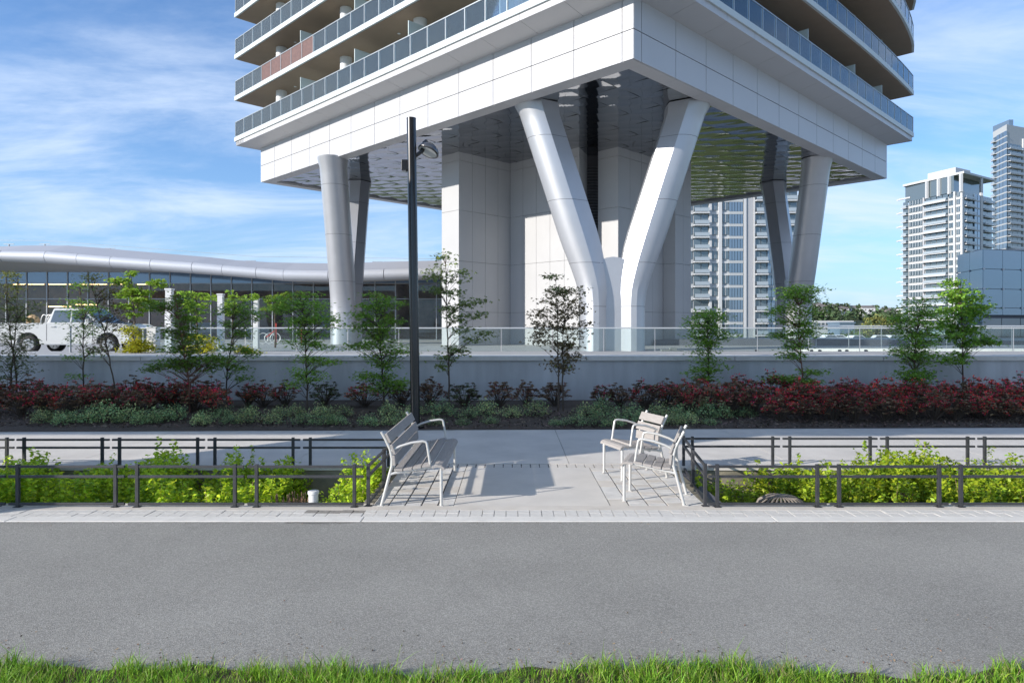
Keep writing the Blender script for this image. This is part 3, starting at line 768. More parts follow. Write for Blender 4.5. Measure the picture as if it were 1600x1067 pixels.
# glass guard along the ledge
gd = thing('glass_guard', 'long clear glass guard with a thin white top rail on the ledge', 'glass railing', (0, 20.15, 1.2))
gx0 = (223-800)/F*20.15; npn = 24; gw_ = 1.5
gmesh = MB().box((-.735, -.008, 0), (.735, .008, .66)).mesh('glass_pane', MT['guard'])
for i in range(npn):
    inst('glass_pane', gmesh, (gx0+gw_*(i+.5), 20.15, 1.215), 0, gd)
    if i % 1 == 0: MB().box((gx0+gw_*i-.006, 20.14, 1.206), (gx0+gw_*i+.006, 20.165, 1.875)).build('post', MT['guardrail'], gd)
MB().box((gx0-.05, 20.12, 1.872), (gx0+gw_*npn, 20.18, 1.91)).build('top_rail', MT['guardrail'], gd)
# second guard further back on the right
g2 = thing('far_glass_guard', 'further glass guard with pale rail at the right beyond the near one', 'glass railing', (26, 38, PZ))
for i in range(14):
    a = 15+i*1.8
    if i > 3: MB().box((a+.03, 37.99, PZ+.1), (a+1.77, 38.01, 1.95)).build('glass_pane', MT['guard'], g2)
    MB().box((a-.015, 37.98, PZ), (a+.015, 38.02, 1.96)).build('post', MT['mull'], g2)
MB().box((15, 37.95, 1.96), (40, 38.05, 2.02)).build('top_rail', MT['guardrail'], g2)

# small items on the plaza foot of the columns
for i, (u, wd, hh) in enumerate(((1042, .55, .16), (1052, .35, .22), (1062, .4, .14))):
    d = 22.0; x = (u-800)/F*d; p = MB(); p.box((x-wd/2, d-.15, PZ), (x+wd/2, d+.15, .99+hh*.9)); p.box((x-wd/3, d-.1, .99+hh*.9+.001), (x+wd/4, d+.1, 1.05+hh))
    tag(p.build('floodlight', mat('grey_fixture', (.2, .21, .2), .6)), '%s small grey uplight box at the foot of the core wall behind the guard' % ORD[i], 'uplight', 'uplight boxes')
for i, u in enumerate((1268, 1281, 1312, 1323, 1353, 1182)):
    d = 20.8; x = (u-800)/F*d; p = MB(); p.tube([(x, d, .80), (x, d, 1.225), (x, d, 1.24)], [.05, .05, .02], 10); p.tube([(x, d-.08, 1.0), (x, d-.08, 1.22)], .02, 8)
    tag(p.build('ground_spotlight', MT['rail']), ['first tiny dark spotlight right of the right column, behind the glass guard','second tiny dark spotlight right of the right column, behind the glass guard','third tiny dark spotlight right of the right column, behind the glass guard','fourth tiny dark spotlight right of the right column, behind the glass guard','tiny dark spotlight behind the glass guard below the golden tree','tiny dark spotlight behind the glass guard below the pale apartment tower'][i], 'spotlight', 'ground spotlights behind the guard')

# ---------------------------------------------------------------- white pickup
def pickup():
    d = 29.0; xr = -22.4
    p = thing('pickup_truck', 'white crew-cab pickup parked on the plaza behind the left trees', 'pickup truck', (-19.2, d, PZ))
    wh = mat('white_car_paint', (.52, .53, .52), .3, coat=.6); gl = MT['dglass']; ty = mat('tyre_rubber', (.02, .02, .02), .8)
    def arch(cx, r, n=10): return [(cx+r*math.cos(t), .42+r*math.sin(t)) for t in np.linspace(math.pi, 0, n)]
    low = [(0,.55)]+[(x, max(z, .45)) for x, z in arch(2.0, .52)]+[(x, max(z, .45)) for x, z in arch(5.35, .52)]+[(6.3,.5),(6.38,.75),(6.35,1.08),(6.1,1.22),(4.95,1.30),(4.75,1.27),(0.03,1.27)]
    def ext(poly, y0, y1, inset=0):
        m = MB(); n = len(poly)
        V = [(xr+x, d+y0, PZ+z) for x, z in poly]+[(xr+x, d+y1, PZ+z) for x, z in poly]
        m.add(V, [tuple(range(n)), tuple(range(n, 2*n))[::-1]]+[(i, (i+1) % n, (i+1) % n+n, i+n) for i in range(n)]); return m
    m = ext(low, 0, 1.95); body = m.build('body', wh, p, bevel=.03)
    # cab, tapering inward to the roof
    cabl = [(2.75,1.27),(4.95,1.29)]; cabt = [(2.95,1.97),(4.15,1.97)]
    m = MB(); V = [(xr+2.75,d+.02,PZ+1.26),(xr+5.0,d+.02,PZ+1.28),(xr+4.18,d+.2,PZ+1.93),(xr+2.95,d+.2,PZ+1.93),(xr+2.75,d+1.93,PZ+1.26),(xr+5.0,d+1.93,PZ+1.28),(xr+4.18,d+1.75,PZ+1.93),(xr+2.95,d+1.75,PZ+1.93)]
    m.add(V, [(0,1,2,3),(7,6,5,4),(3,2,6,7),(0,3,7,4),(1,5,6,2)]); m.build('cab', wh, p, bevel=.05)
    def win(q, name='side_window'):
        P0 = [np.array((xr+x, d+.02+.18*(z-1.27)/.66-.012, PZ+z)) for x, z in q]; P1 = [a+np.array((0, .01, 0)) for a in P0]; n = len(q)
        MB().add(P0+P1, [tuple(range(n)), tuple(range(n, 2*n))[::-1]]+[(i, (i+1) % n, (i+1) % n+n, i+n) for i in range(n)]).build(name, gl, p)
    win([(2.92,1.33),(3.72,1.33),(3.70,1.84),(3.02,1.84)]); win([(3.80,1.33),(4.78,1.33),(4.20,1.84),(3.78,1.84)])
    m = MB(); m.add([(xr+5.02,d+.15,PZ+1.31),(xr+5.02,d+1.8,PZ+1.31),(xr+4.24,d+1.68,PZ+1.90),(xr+4.24,d+.27,PZ+1.90),(xr+5.05,d+.15,PZ+1.31),(xr+5.05,d+1.8,PZ+1.31),(xr+4.27,d+1.68,PZ+1.90),(xr+4.27,d+.27,PZ+1.90)], [(0,1,2,3),(4,7,6,5),(0,4,5,1),(2,6,7,3),(0,3,7,4),(1,5,6,2)]); m.build('windscreen', gl, p)
    for x in (2.78, 3.75, 4.72): MB().box((xr+x-.008, d-.006, PZ+.55), (xr+x+.008, d+.004, PZ+1.26)).build('door_seam', MT['joint'], p)
    for x in (2.95, 3.9): MB().box((xr+x, d-.04, PZ+1.13), (xr+x+.2, d-.005, PZ+1.17)).build('door_handle', wh, p, bevel=.006)
    MB().box((xr+4.55, d-.25, PZ+1.28), (xr+4.72, d-.02, PZ+1.48)).build('wing_mirror', wh, p, bevel=.03)
    MB().box((xr+6.30, d+.02, PZ+.88), (xr+6.42, d+.42, PZ+1.10)).build('headlight', mat('lamp_lens', (.6, .63, .66), .1, coat=1), p, bevel=.02)
    MB().box((xr+6.30, d+.5, PZ+.72), (xr+6.43, d+1.45, PZ+1.08)).build('grille', MT['joint'], p, bevel=.01)
    MB().box((xr+6.2, d-.03, PZ+.45), (xr+6.5, d+1.98, PZ+.66)).build('bumper', mat('chrome', (.6, .6, .6), .2, metal=.9), p, bevel=.03)
    MB().box((xr-.02, d+.03, PZ+.85), (xr+.05, d+.2, PZ+1.2)).build('tail_light', mat('tail_red', (.5, .02, .02), .3), p)
    MB().box((xr+2.75, d-.05, PZ+.38), (xr+4.7, d+.12, PZ+.43)).build('side_step', mat('chrome2', (.55, .55, .55), .3, metal=.8), p)
    for cx in (2.0, 5.35):
        for y in (.02, 1.68):
            m = MB(); rg = []
            for yy, r in ((0,.30),(.02,.38),(.08,.40),(.18,.40),(.24,.38),(.26,.3)): rg.append([(xr+cx+math.cos(t)*r, d+y+yy, PZ+.40+math.sin(t)*r) for t in np.linspace(0, 2*math.pi, 29)[:-1]])
            wq = m.loft(rg).build('wheel', ty, p)
            m = MB(); m.tube([(xr+cx, d+y-.012, PZ+.40), (xr+cx, d+y+.03, PZ+.40)], [.24, .27], 20)
            for k in range(6):
                t = k*math.pi/3; m.beam((xr+cx, d+y-.025, PZ+.4), (xr+cx+math.cos(t)*.22, d+y-.02, PZ+.4+math.sin(t)*.22), .06, .03, up=(0, 1, 0))
            m.build('rim', mat('alloy', (.5, .5, .5), .3, metal=.9), wq)
    m = MB(); rg = []
    for yy, r in ((0,.14),(.02,.24),(.1,.27),(.2,.24),(.22,.14)): rg.append([(xr+1.85+math.cos(t)*r, d+.4+yy, PZ+1.40+math.sin(t)*r) for t in np.linspace(0, 2*math.pi, 21)[:-1]])
    rg.append(rg[0]); tag(m.loft(rg, cap=False).build('hose_reel', mat('tan_reel', (.45, .30, .16), .7)), 'round tan hose reel standing in the pickup bed', 'hose reel')
    m = MB()
    for cx in (2.35, 2.55, 2.65): m.tube([(xr+cx+math.cos(t)*.16, d+.5, PZ+1.28+math.sin(t)*.38) for t in np.linspace(0, math.pi, 12)], .02, 6)
    tag(m.build('pipe_hoops', MT['silver']), 'bent silver pipe hoops sticking up from the pickup bed', 'pipes')
pickup()

# ================================================================ STREET LAMP
lp = thing('street_lamp', 'tall round black lamp post in the bed edge behind the left bench', 'street lamp', (-1.82, 12.98, .02))
MB().tube([(-1.82,12.98,.02),(-1.90,12.98,5.83)], .088, 28).build('pole', MT['black'], lp)
MB().tube([(-1.82,12.98,.02),(-1.82,12.98,.05)], .16, 20).build('base_plate', MT['black'], lp)
MB().tube([(-1.90,12.98,5.83),(-1.90,12.98,5.85)], .09, 28).build('top_cap', MT['black'], lp)
MB().tube([(-1.82,13.02,5.15),(-1.72,13.08,5.24),(-1.66,13.10,5.40),(-1.62,13.12,5.44)], [.035,.04,.06,.055], 12).build('lamp_arm', MT['black'], lp)
def rot_pts(P, ax, ang, c):
    c = np.array(c); ax = np.array(ax, float)/np.linalg.norm(ax); o_ = []
    for p in P:
        v = np.array(p)-c; o_.append(c+v*math.cos(ang)+np.cross(ax, v)*math.sin(ang)+ax*np.dot(ax, v)*(1-math.cos(ang)))
    return o_
hc = (-1.60, 13.12, 5.25); rg = []
for r, z in ((.03,.17),(.09,.16),(.15,.12),(.19,.06),(.215,0),(.205,-.012),(.18,-.012)):
    rg.append(rot_pts([(hc[0]+math.cos(t)*r, hc[1]+math.sin(t)*r, hc[2]+z) for t in np.linspace(0, 2*math.pi, 25)[:-1]], (-.6, .8, 0), R_(26), hc))
MB().loft(rg, cap=False).build('lamp_head', mat('grey_lamp_head', (.16, .16, .165), .25, metal=.7), lp)
disc = rot_pts([(hc[0]+math.cos(t)*.185, hc[1]+math.sin(t)*.185, hc[2]-.008) for t in np.linspace(0, 2*math.pi, 25)[:-1]], (-.6, .8, 0), R_(26), hc)
MB().loft([disc, [np.array(p)+np.array((0, 0, .02)) for p in disc]]).build('lamp_lens', mat('opal_lens', (.7, .72, .72), .2), lp)
cb = MB().box((-2.08,12.93,4.86),(-1.965,13.05,5.06)).build('junction_box', MT['black'], lp, bevel=.006); MB().box((-2.0,12.96,4.84),(-1.96,13.0,4.9)).build('bracket', MT['black'], cb)

# ================================================================ LOW FENCES
def fence_panel(p, q, label, grp, zs=(.43, .325, .035), h=.455, inset=.115):
    p = np.array((*p, 0.)); q = np.array((*q, 0.)); L = np.linalg.norm(q-p); d = (q-p)/L
    t = thing('low_fence_panel', label, 'fence', tuple((p+q)/2), grp)
    a, b = p+d*.019, q-d*.019
    for z in zs: MB().beam(a+np.array((0,0,z)), b+np.array((0,0,z)), .026, .026).build('rail', MT['rail'], t, bevel=.002)
    for s in ((inset, L-inset) if inset else (.016, L-.016)):
        c = p+d*s
        o_ = MB().beam(c+np.array((0,0,.003)), c+np.array((0,0,h)), .034, .034, up=(0,1,0)).build('post', MT['rail'], t, bevel=.002)
        MB().box((c[0]-.035, c[1]-.035, .002), (c[0]+.035, c[1]+.035, .009)).build('foot_plate', MT['rail'], o_)
    return t
near_l = [-1.555-1.265*k for k in range(9)]
for k, (b, a) in enumerate(zip(near_l[:-1], near_l[1:])):
    fence_panel((a, 7.29), (b, 7.29), 'low black fence panel, %s from the bench on the left planter\'s near edge' % ORD[k], 'low fence panels round the planters')
rear_l = [-1.53-1.27*k for k in range(11)]
for k, (b, a) in enumerate(zip(rear_l[:-1], rear_l[1:])):
    fence_panel((a, 9.16-.02*k*0), (b, 9.16), 'low black fence panel, %s from the bench on the left planter\'s far edge' % ORD[k], 'low fence panels round the planters', zs=(.41, .305, .035), h=.44)
near_r = [2.06+1.29*k for k in range(9)]
for k, (a, b) in enumerate(zip(near_r[:-1], near_r[1:])):
    fence_panel((a, 7.29), (b, 7.29), 'low black fence panel, %s from the chairs on the right planter\'s near edge' % ORD[k], 'low fence panels round the planters')
rear_r = [2.31+1.31*k for k in range(10)]
for k, (a, b) in enumerate(zip(rear_r[:-1], rear_r[1:])):
    fence_panel((a, 9.25), (b, 9.25), 'low black fence panel, %s from the chairs on the right planter\'s far edge' % ORD[k], 'low fence panels round the planters', zs=(.41, .305, .035), h=.44)
fence_panel((XL-.03, 7.31), (XL-.03, 8.22), 'low black fence return at the near end of the left bench', 'fence returns beside the seats', inset=0)
fence_panel((XL-.03, 8.24), (XL-.03, 9.14), 'low black fence return behind the far end of the left bench', 'fence returns beside the seats', inset=0)
fence_panel((2.055, 7.31), (2.17, 8.26), 'low black fence return behind the near armchair', 'fence returns beside the seats', inset=0)
fence_panel((2.18, 8.28), (2.30, 9.23), 'low black fence return behind the far armchair', 'fence returns beside the seats', inset=0)

# ================================================================ SEATS
def seat(name, label, cat, length, grp=None):
    t = thing(name, label, cat, (0, 0, 0), grp)
    ys = (.03, length-.03)
    for y in ys:
        m = MB()
        m.tube([(0,y,.0),(.05,y,.19),(.092,y,.35),(.112,y,.42),(.115,y,.50),(.095,y,.60),(.05,y,.70),(.0,y,.79)], .0165, 10)
        m.build('rear_leg', MT['silver'], t)
        MB().tube([(.64,y,.0),(.638,y,.40),(.625,y,.418),(.59,y,.425)], .0165, 10).build('front_leg', MT['silver'], t)
        MB().tube([(.59,y,.425),(.45,y,.40),(.25,y,.365),(.15,y,.352),(.092,y,.335)], .015, 10).build('seat_rail', MT['silver'], t)
        MB().tube([(.10,y,.585),(.20,y,.635),(.32,y,.672),(.44,y,.688),(.475,y,.682),(.485,y,.665),(.50,y,.58),(.525,y,.415)], .0135, 10).build('armrest', MT['silver'], t)
        for x in (0, .64): MB().box((x-.045 if x == 0 else x-.02, y-.02, 0), (x+.02, y+.02, .007)).build('foot_plate', MT['silver'], t)
    MB().tube([(.25,.03,.35),(.25,length-.03,.35)], .014, 8).build('cross_bar', MT['silver'], t); MB().tube([(.55,.03,.405),(.55,length-.03,.405)], .014, 8).build('cross_bar', MT['silver'], t)
    # back slats
    for c, ang in (((.118,.485), 84), ((.105,.605), 70), ((.055,.725), 64)):
        a = R_(ang); dx, dz = math.cos(math.pi-a), math.sin(a)
        MB().obox((c[0]+.022, length/2, c[1]), (dx*.054, 0, dz*.054), (0, length/2, 0), (dz*.013, 0, -dx*.013)).build('back_slat', MT['slat'], t, bevel=.004)
    for i, (x, z, ang) in enumerate(((.185,.385,-2),(.285,.392,6),(.385,.410,9),(.485,.428,9))):
        a = R_(ang); MB().obox((x, length/2, z), (math.cos(a)*.045, 0, math.sin(a)*.045), (0, length/2, 0), (-math.sin(a)*.013, 0, math.cos(a)*.013)).build('seat_slat', MT['slat'], t, bevel=.004)
    # rounded front slat
    m = MB(); prof = [(.54,.428),(.60,.438),(.645,.432),(.672,.412),(.680,.385),(.660,.383),(.650,.402),(.63,.412),(.60,.414),(.54,.404)]
    m.loft([[(x, 0, z) for x, z in prof], [(x, length, z) for x, z in prof]], sm=False); m.build('seat_slat', MT['slat'], t, bevel=.003)
    return t
b = seat('park_bench', 'long grey slatted bench with silver frame and two arms at the left of the pad', 'bench', 1.80)
b.location = (-1.394, 7.31, .002)
c1 = seat('armchair', 'nearer grey slatted armchair with silver frame at the right of the pad', 'chair', .56, 'slatted armchairs'); c1.location = (1.995, 7.86, .002); c1.rotation_euler = (0, 0, R_(163))
c2 = seat('armchair', 'farther grey slatted armchair with silver frame, turned towards the path', 'chair', .56, 'slatted armchairs'); c2.location = (1.80, 9.24, .002); c2.rotation_euler = (0, 0, R_(-161.3))

# drain pipe, dome grate, dry stems
p = thing('white_pipe', 'short white capped pipe rising at the near edge of the left planter', 'pipe', (-2.17, 7.52, -.55))
MB().tube([(-2.17,7.52,-.55),(-2.17,7.52,.085)], .052, 20).build('pipe', MT['white'], p); MB().tube([(-2.17,7.52,.087),(-2.17,7.52,.115),(-2.17,7.52,.122)], [.060,.060,.052], 20).build('cap', MT['white'], p)
m = MB(); c = np.array((3.02, 7.72, -.085))
for k in range(26):
    t = k*2*math.pi/26; m.tube([c+np.array((math.cos(t)*r, math.sin(t)*r, z)) for r, z in ((.27,-.03),(.24,.04),(.16,.085),(.05,.10))], .011, 5)
m.tube([c+np.array((0,0,.095)), c+np.array((0,0,.11))], .07, 14); m.tube([c+np.array((math.cos(t)*.275, math.sin(t)*.275, -.03)) for t in np.linspace(0, 2*math.pi, 29)], .015, 6, cap=False)
m.box((2.80,7.5,-.55),(3.24,7.94,-.135))
tag(m.build('dome_grate', mat('weathered_cast_grate', (.22, .19, .16), .6, metal=.3)), 'round domed drain grate with radial bars in the right planter', 'drain grate')
# ================================================================ FAR TOWERS
UB = MB().box((-.5,-.5,-.5),(.5,.5,.5))
ub = {}
def ubm(m):
    if m.name not in ub: ub[m.name] = UB.mesh('unit_'+m.name, m)
    return ub[m.name]
TM = {'white': mat('far_white_concrete', (.50, .51, .52), .7), 'grey': mat('far_grey_concrete', (.36, .37, .39), .7), 'blue': mat('far_blue_glass', (.20, .27, .34), .12, metal=.55, spec=1, coat=.3),
      'win': mat('far_dark_window', (.15, .19, .21), .1, metal=.45, spec=1, coat=.3), 'rail': mat('far_balcony_rail', (.32, .37, .41), .25, spec=.8), 'pale': mat('far_pale_wall', (.40, .42, .43), .7)}
def facade(par, p0, p1, z0, fh, nf, secs):
    """secs: (t0, t1, kind, columns)"""
    p0 = np.array(p0, float); p1 = np.array(p1, float); L = np.linalg.norm(p1-p0); d = (p1-p0)/L; nrm = np.array((d[1], -d[0])); rz = math.atan2(d[1], d[0])
    def bx(name, s0, s1, o0, o1, za, zb, mt):
        c = p0+d*(s0+s1)/2+nrm*(o0+o1)/2
        return inst(name, ubm(mt), (c[0], c[1], (za+zb)/2), rz, par, scale=(s1-s0, abs(o1-o0), zb-za))
    H = nf*fh
    for t0, t1, k, nc in secs:
        s0, s1 = t0*L, t1*L
        if k == 'pier': bx('pier', s0, s1, -.2, .6, z0, z0+H, TM['white'])
        elif k == 'greypier': bx('pier', s0, s1, -.2, .35, z0, z0+H, TM['grey'])
        elif k in ('win', 'blue', 'wall'):
            gl = TM['blue'] if k == 'blue' else TM['win']
            for f in range(nf):
                z = z0+f*fh
                cw = (s1-s0)/nc
                for c in range(nc):
                    a, b = s0+c*cw+cw*.08, s0+(c+1)*cw-cw*.08
                    if k == 'wall' and (c+f) % 3 == 0: b = a+(b-a)*.55
                    bx('window', a, b, 0, .12 if k != 'blue' else .45, z+(.35 if k == 'blue' else .75), z+fh-.30, gl)
                    if k == 'win': bx('mullion', (a+b)/2-.05, (a+b)/2+.05, .12, .18, z+.75, z+fh-.3, TM['white'])
                bx('spandrel', s0, s1, 0, .25 if k != 'blue' else .5, z-.28, z+(.32 if k == 'blue' else .2), TM['white'] if k != 'blue' else TM['pale'])
        elif k in ('balc', 'band'):
            for f in range(nf):
                z = z0+f*fh
                thick = k == 'band' and f % 2 == 0
                bx('balcony_slab', s0-(.6 if thick else 0), s1, 0, 1.7 if thick else 1.3, z-.18-(.18 if thick else 0), z+.12+(.15 if thick else 0), TM['white'])
                bx('balcony_rail', s0+.1, s1-.1, 1.15, 1.25, z+.28, z+1.1, TM['rail'])
                cw = (s1-s0)/nc
                for c in range(nc): bx('window', s0+c*cw+.12, s0+(c+1)*cw-.12, 0, .08, z+.25, z+fh-.35, TM['win'])
def W(u, d): return ((u-800)/F*d, d)
# tower behind the right column
ta = thing('apartment_tower', 'pale apartment tower with blue glass bays seen between the core and the right column', 'apartment tower', (50, 165, -6))
p0, p1 = W(1050, 160), W(1246, 160)
MB().box((p0[0], 160.05, -6), (p1[0], 185, 44)).build('block', TM['pale'], ta)
def sc(u): return (u-1050)/196
facade(ta, p0, p1, -5.6, 2.84, 17, [(sc(1052), sc(1082), 'win', 2), (sc(1083), sc(1107), 'balc', 2), (sc(1107), sc(1111), 'pier', 1), (sc(1111.5), sc(1121.5), 'win', 1), (sc(1122), sc(1127), 'pier', 1),
    (sc(1128), sc(1138), 'win', 1), (sc(1138.5), sc(1160), 'blue', 5), (sc(1161), sc(1165), 'pier', 1), (sc(1165.5), sc(1176), 'greypier', 1), (sc(1176.5), sc(1178.5), 'pier', 1), (sc(1179), sc(1198), 'balc', 2), (sc(1198), sc(1222), 'blue', 4), (sc(1222), sc(1245), 'balc', 2)])
# big white tower at right
tb_ = thing('apartment_tower', 'broad white high-rise with thick balcony bands and a roof canopy at the right', 'apartment tower', (170, 270, -6))
c0, c1_, c2_ = np.array(W(1411, 286)), np.array(W(1501, 262)), np.array(W(1551, 276))
back = c0+(c2_-c1_)
MB().prism([tuple(c0+np.array((.1, .3))), tuple(c1_+np.array((0, .3))), tuple(c2_+np.array((-.1, .3))), tuple(back)], -6, 52.6).build('block', TM['pale'], tb_)
facade(tb_, c0, c1_, 8-14.4, 2.88, 21, [(0, .10, 'balc', 1), (.11, .36, 'win', 5), (.37, .40, 'greypier', 1), (.41, .80, 'band', 4), (.81, .895, 'wall', 2), (.90, .925, 'pier', 1), (.93, 1.0, 'win', 1)])
facade(tb_, c1_, c2_, 8-14.4, 2.88, 21, [(0, .06, 'pier', 1), (.07, .38, 'balc', 2), (.38, .56, 'blue', 2), (.57, .64, 'pier', 1), (.65, .97, 'balc', 2)])
dl = (c0-c1_)/np.linalg.norm(c0-c1_)
for f in range(9):
    z = 9.5+f*5.76; q = c0+dl*2.2+np.array((.2, -.9))
    MB().obox((q[0]+1.2, q[1], z), (dl[0]*2.6, dl[1]*2.6, 0), (0, 1.1, 0), (0, 0, .28)).build('balcony_fin', TM['white'], tb_)
# penthouse storeys and roof canopy
ph0, ph1, ph2 = c0+(c1_-c0)*.12, c1_+np.array((-1, 2.5)), c2_+np.array((-3, 2))
MB().prism([tuple(ph0+np.array((0, 3))), tuple(ph1), tuple(ph2), tuple(back+np.array((2, 0)))], 54, 60.4).build('penthouse', TM['win'], tb_)
ro0, ro1, ro2 = c0+dl*.8+np.array((0, -1)), c1_+np.array((.3, -1.5)), c2_+np.array((1, -.5))
MB().prism([tuple(ro0), tuple(ro1), tuple(ro2), tuple(back)], 60.4, 61.2).build('roof', TM['white'], tb_)
MB().prism([tuple(c0+(c1_-c0)*.45), tuple(c0+(c1_-c0)*.92), tuple(c2_+(c1_-c2_)*.6+np.array((0, 2))), tuple(back+(c1_-c0)*.5)], 61.2, 63.4).build('plant_room', TM['white'], tb_)
for t in (.42, .62, .80, .99):
    q = c0+(c1_-c0)*t+np.array((0, -.6)); MB().box((q[0]-.45, q[1]-.45, 53.5), (q[0]+.45, q[1]+.45, 60.39)).build('roof_column', TM['white'], tb_)
q = c1_+(c2_-c1_)*.6; MB().box((q[0]-.45, q[1]-1, 53.5), (q[0]+.45, q[1]-.1, 60.39)).build('roof_column', TM['white'], tb_)
# tall tower at the right edge
tc_ = thing('apartment_tower', 'tallest slender tower with a blue glass corner at the right edge', 'apartment tower', (245, 330, -6))
d0, d1, d2, d3 = np.array(W(1552, 338)), np.array(W(1574, 325)), np.array(W(1597, 330)), np.array(W(1640, 338))
MB().prism([tuple(d0+np.array((.1, .4))), tuple(d1+np.array((0, .4))), tuple(d3+np.array((0, .4))), (d3[0], 370), (d0[0]+36, 370)], -6, 98).build('block', TM['pale'], tc_)
facade(tc_, d0, d1, -5, 2.95, 34, [(0, .28, 'balc', 1), (.30, 1, 'blue', 3)])
facade(tc_, d1, d2, -5, 2.95, 32, [(.03, .97, 'balc', 3)])
facade(tc_, d2, d3, -5, 2.95, 33, [(0, .10, 'pier', 1), (.12, .95, 'balc', 4)])
q = d1; MB().box((d0[0]+.5, d1[1]+3, 96), (d1[0]+5, d1[1]+14, 101)).build('penthouse', TM['blue'], tc_)
# dark glass building
gb = thing('glass_cube_building', 'blue-grey glass block with large panes at the right edge', 'building', (58, 80, PZ))
e0, e1, e2 = np.array(W(1497, 82)), np.array(W(1536, 76)), np.array(W(1680, 80))
pgm = mat('blue_grey_pane', (.20, .29, .37), .12, metal=.3, spec=1, coat=.6); 
MB().prism([tuple(e0+np.array((.4, .1))), tuple(e1+np.array((.3, .25))), tuple(e2+np.array((0, .25))), (e2[0], 100), (e0[0]+16, 100)], -6, 10.6).build('block', MT['joint'], gb)
for pA, pB, n in ((e0, e1, 2), (e1, e2, 5)):
    L = np.linalg.norm(pB-pA); d = (pB-pA)/L; nr = np.array((d[1], -d[0])); rz = math.atan2(d[1], d[0]); rows = [(3.3, 4.1), (4.1, 6.2), (6.2, 8.4), (8.4, 10.55)]
    if pA is e0: rows = [(-6, .8), (.8, 2.4), (2.4, 4.1)]+rows[1:]
    for i in range(n):
        for z0_, z1_ in rows:
            c = pA+d*(L*(i+.5)/n)+nr*.02
            inst('pane', ubm(pgm), (c[0], c[1], (z0_+z1_)/2), rz, gb, scale=(L/n-.05, .06, z1_-z0_-.05))
            if z0_ > 4: 
                for s in (-.5, ) : 
                    c = pA+d*(L*(i)/n)+nr*.12; inst('spider_fitting', ubm(TM['white']), (c[0], c[1], z0_), rz, gb, scale=(.22, .1, .22))
    if pA is e1:
        for i in range(n):
            c = pA+d*(L*(i+.5)/n)-nr*.1; inst('lower_pane', ubm(MT['dglass']), (c[0], c[1], 1.9), rz, gb, scale=(L/n-.08, .06, 2.1))
inst('top_coping', ubm(TM['grey']), (*(e1+e2)/2, 10.65), 0.0, gb, scale=(12, 1.0, .15))

# ================================================================ FAR LAND
ridge = []; 
V = []; Fc = []; nx = 120
for j, (y, zb) in enumerate(((500, -6), (620, 2), (760, 14), (900, 22), (1300, 18), (2000, -6))):
    for i in range(nx+1):
        x = -1200+3000*i/nx
        h = zb+(.25*zb*math.sin(x*.008)+.15*zb*math.sin(x*.021+1) if zb > 0 else 0)
        V.append((x, y, h))
for j in range(5):
    for i in range(nx): a = j*(nx+1)+i; Fc.append((a, a+1, a+nx+2, a+nx+1))
struct(MB().add(V, Fc, 0, True).build('hills', mat('hill_ground', (.055, .08, .035), .95, col2=(.10, .12, .06), vscale=.02)))
lawn = struct(MB().add([(8,76,-5.95),(200,76,-5.95),(260,480,-5.95),(8,480,-5.95)], [(0,1,2,3)]).build('green_lawn', mat('lawn', (.022, .036, .014), .95, col2=(.13, .16, .025), vscale=.05)))  # tree shade is put into the lawn colour as dark patches
def hz(x, y):
    ys = [500,620,760,900,1300]; zs = [-6,2,14,22,18]; zb = float(np.interp(y, ys, zs))
    return zb+(.25*zb*math.sin(x*.008)+.15*zb*math.sin(x*.021+1) if zb > 0 else 0)
def crowns(n, fx, fy, fz, r0, r1, per=26):
    P = []; Sz = []; 
    for _ in range(n):
        x, y = fx(), fy(); r = random.uniform(r0, r1); h = r*random.uniform(1.2, 2.2); z = fz(x, y)
        q = RNG.normal(size=(per, 3)); q /= np.linalg.norm(q, axis=1, keepdims=True)
        q *= RNG.uniform(.5, 1, (per, 1))
        q[:, 2] = q[:, 2]*.5+.5
        taper = (1-q[:, 2:3]*.55)
        P.append(np.concatenate([q[:, :2]*r*taper, q[:, 2:3]*h], 1)+np.array((x, y, z))); Sz.append(np.full(per, r*.75))
    return np.concatenate(P), np.concatenate(Sz)
P, Sz = crowns(2600, lambda: random.uniform(-300, 900), lambda: random.uniform(620, 905), hz, 3.5, 7.5, 22)
v, f = leaves(P, Sz, up=.2); inst('hillside_wood', np_mesh('wood', v, f, MT['far_wood']), (0, 0, 0), kind='stuff')['label'] = 'dark wooded hillside along the horizon'
P, Sz = crowns(520, lambda: random.uniform(20, 220), lambda: 100+260*random.random()**.8, lambda x, y: -6, 1.8, 3.6, 55)
mtb = mat('green_tree_belt', (.075, .14, .03), .9, island=.5)
v, f = leaves(P, Sz*.5, up=.2); inst('tree_belt', np_mesh('belt', v, f, mtb), (0, 0, 0), kind='stuff')['label'] = 'bright green belt of trees and scrub below the horizon at right'
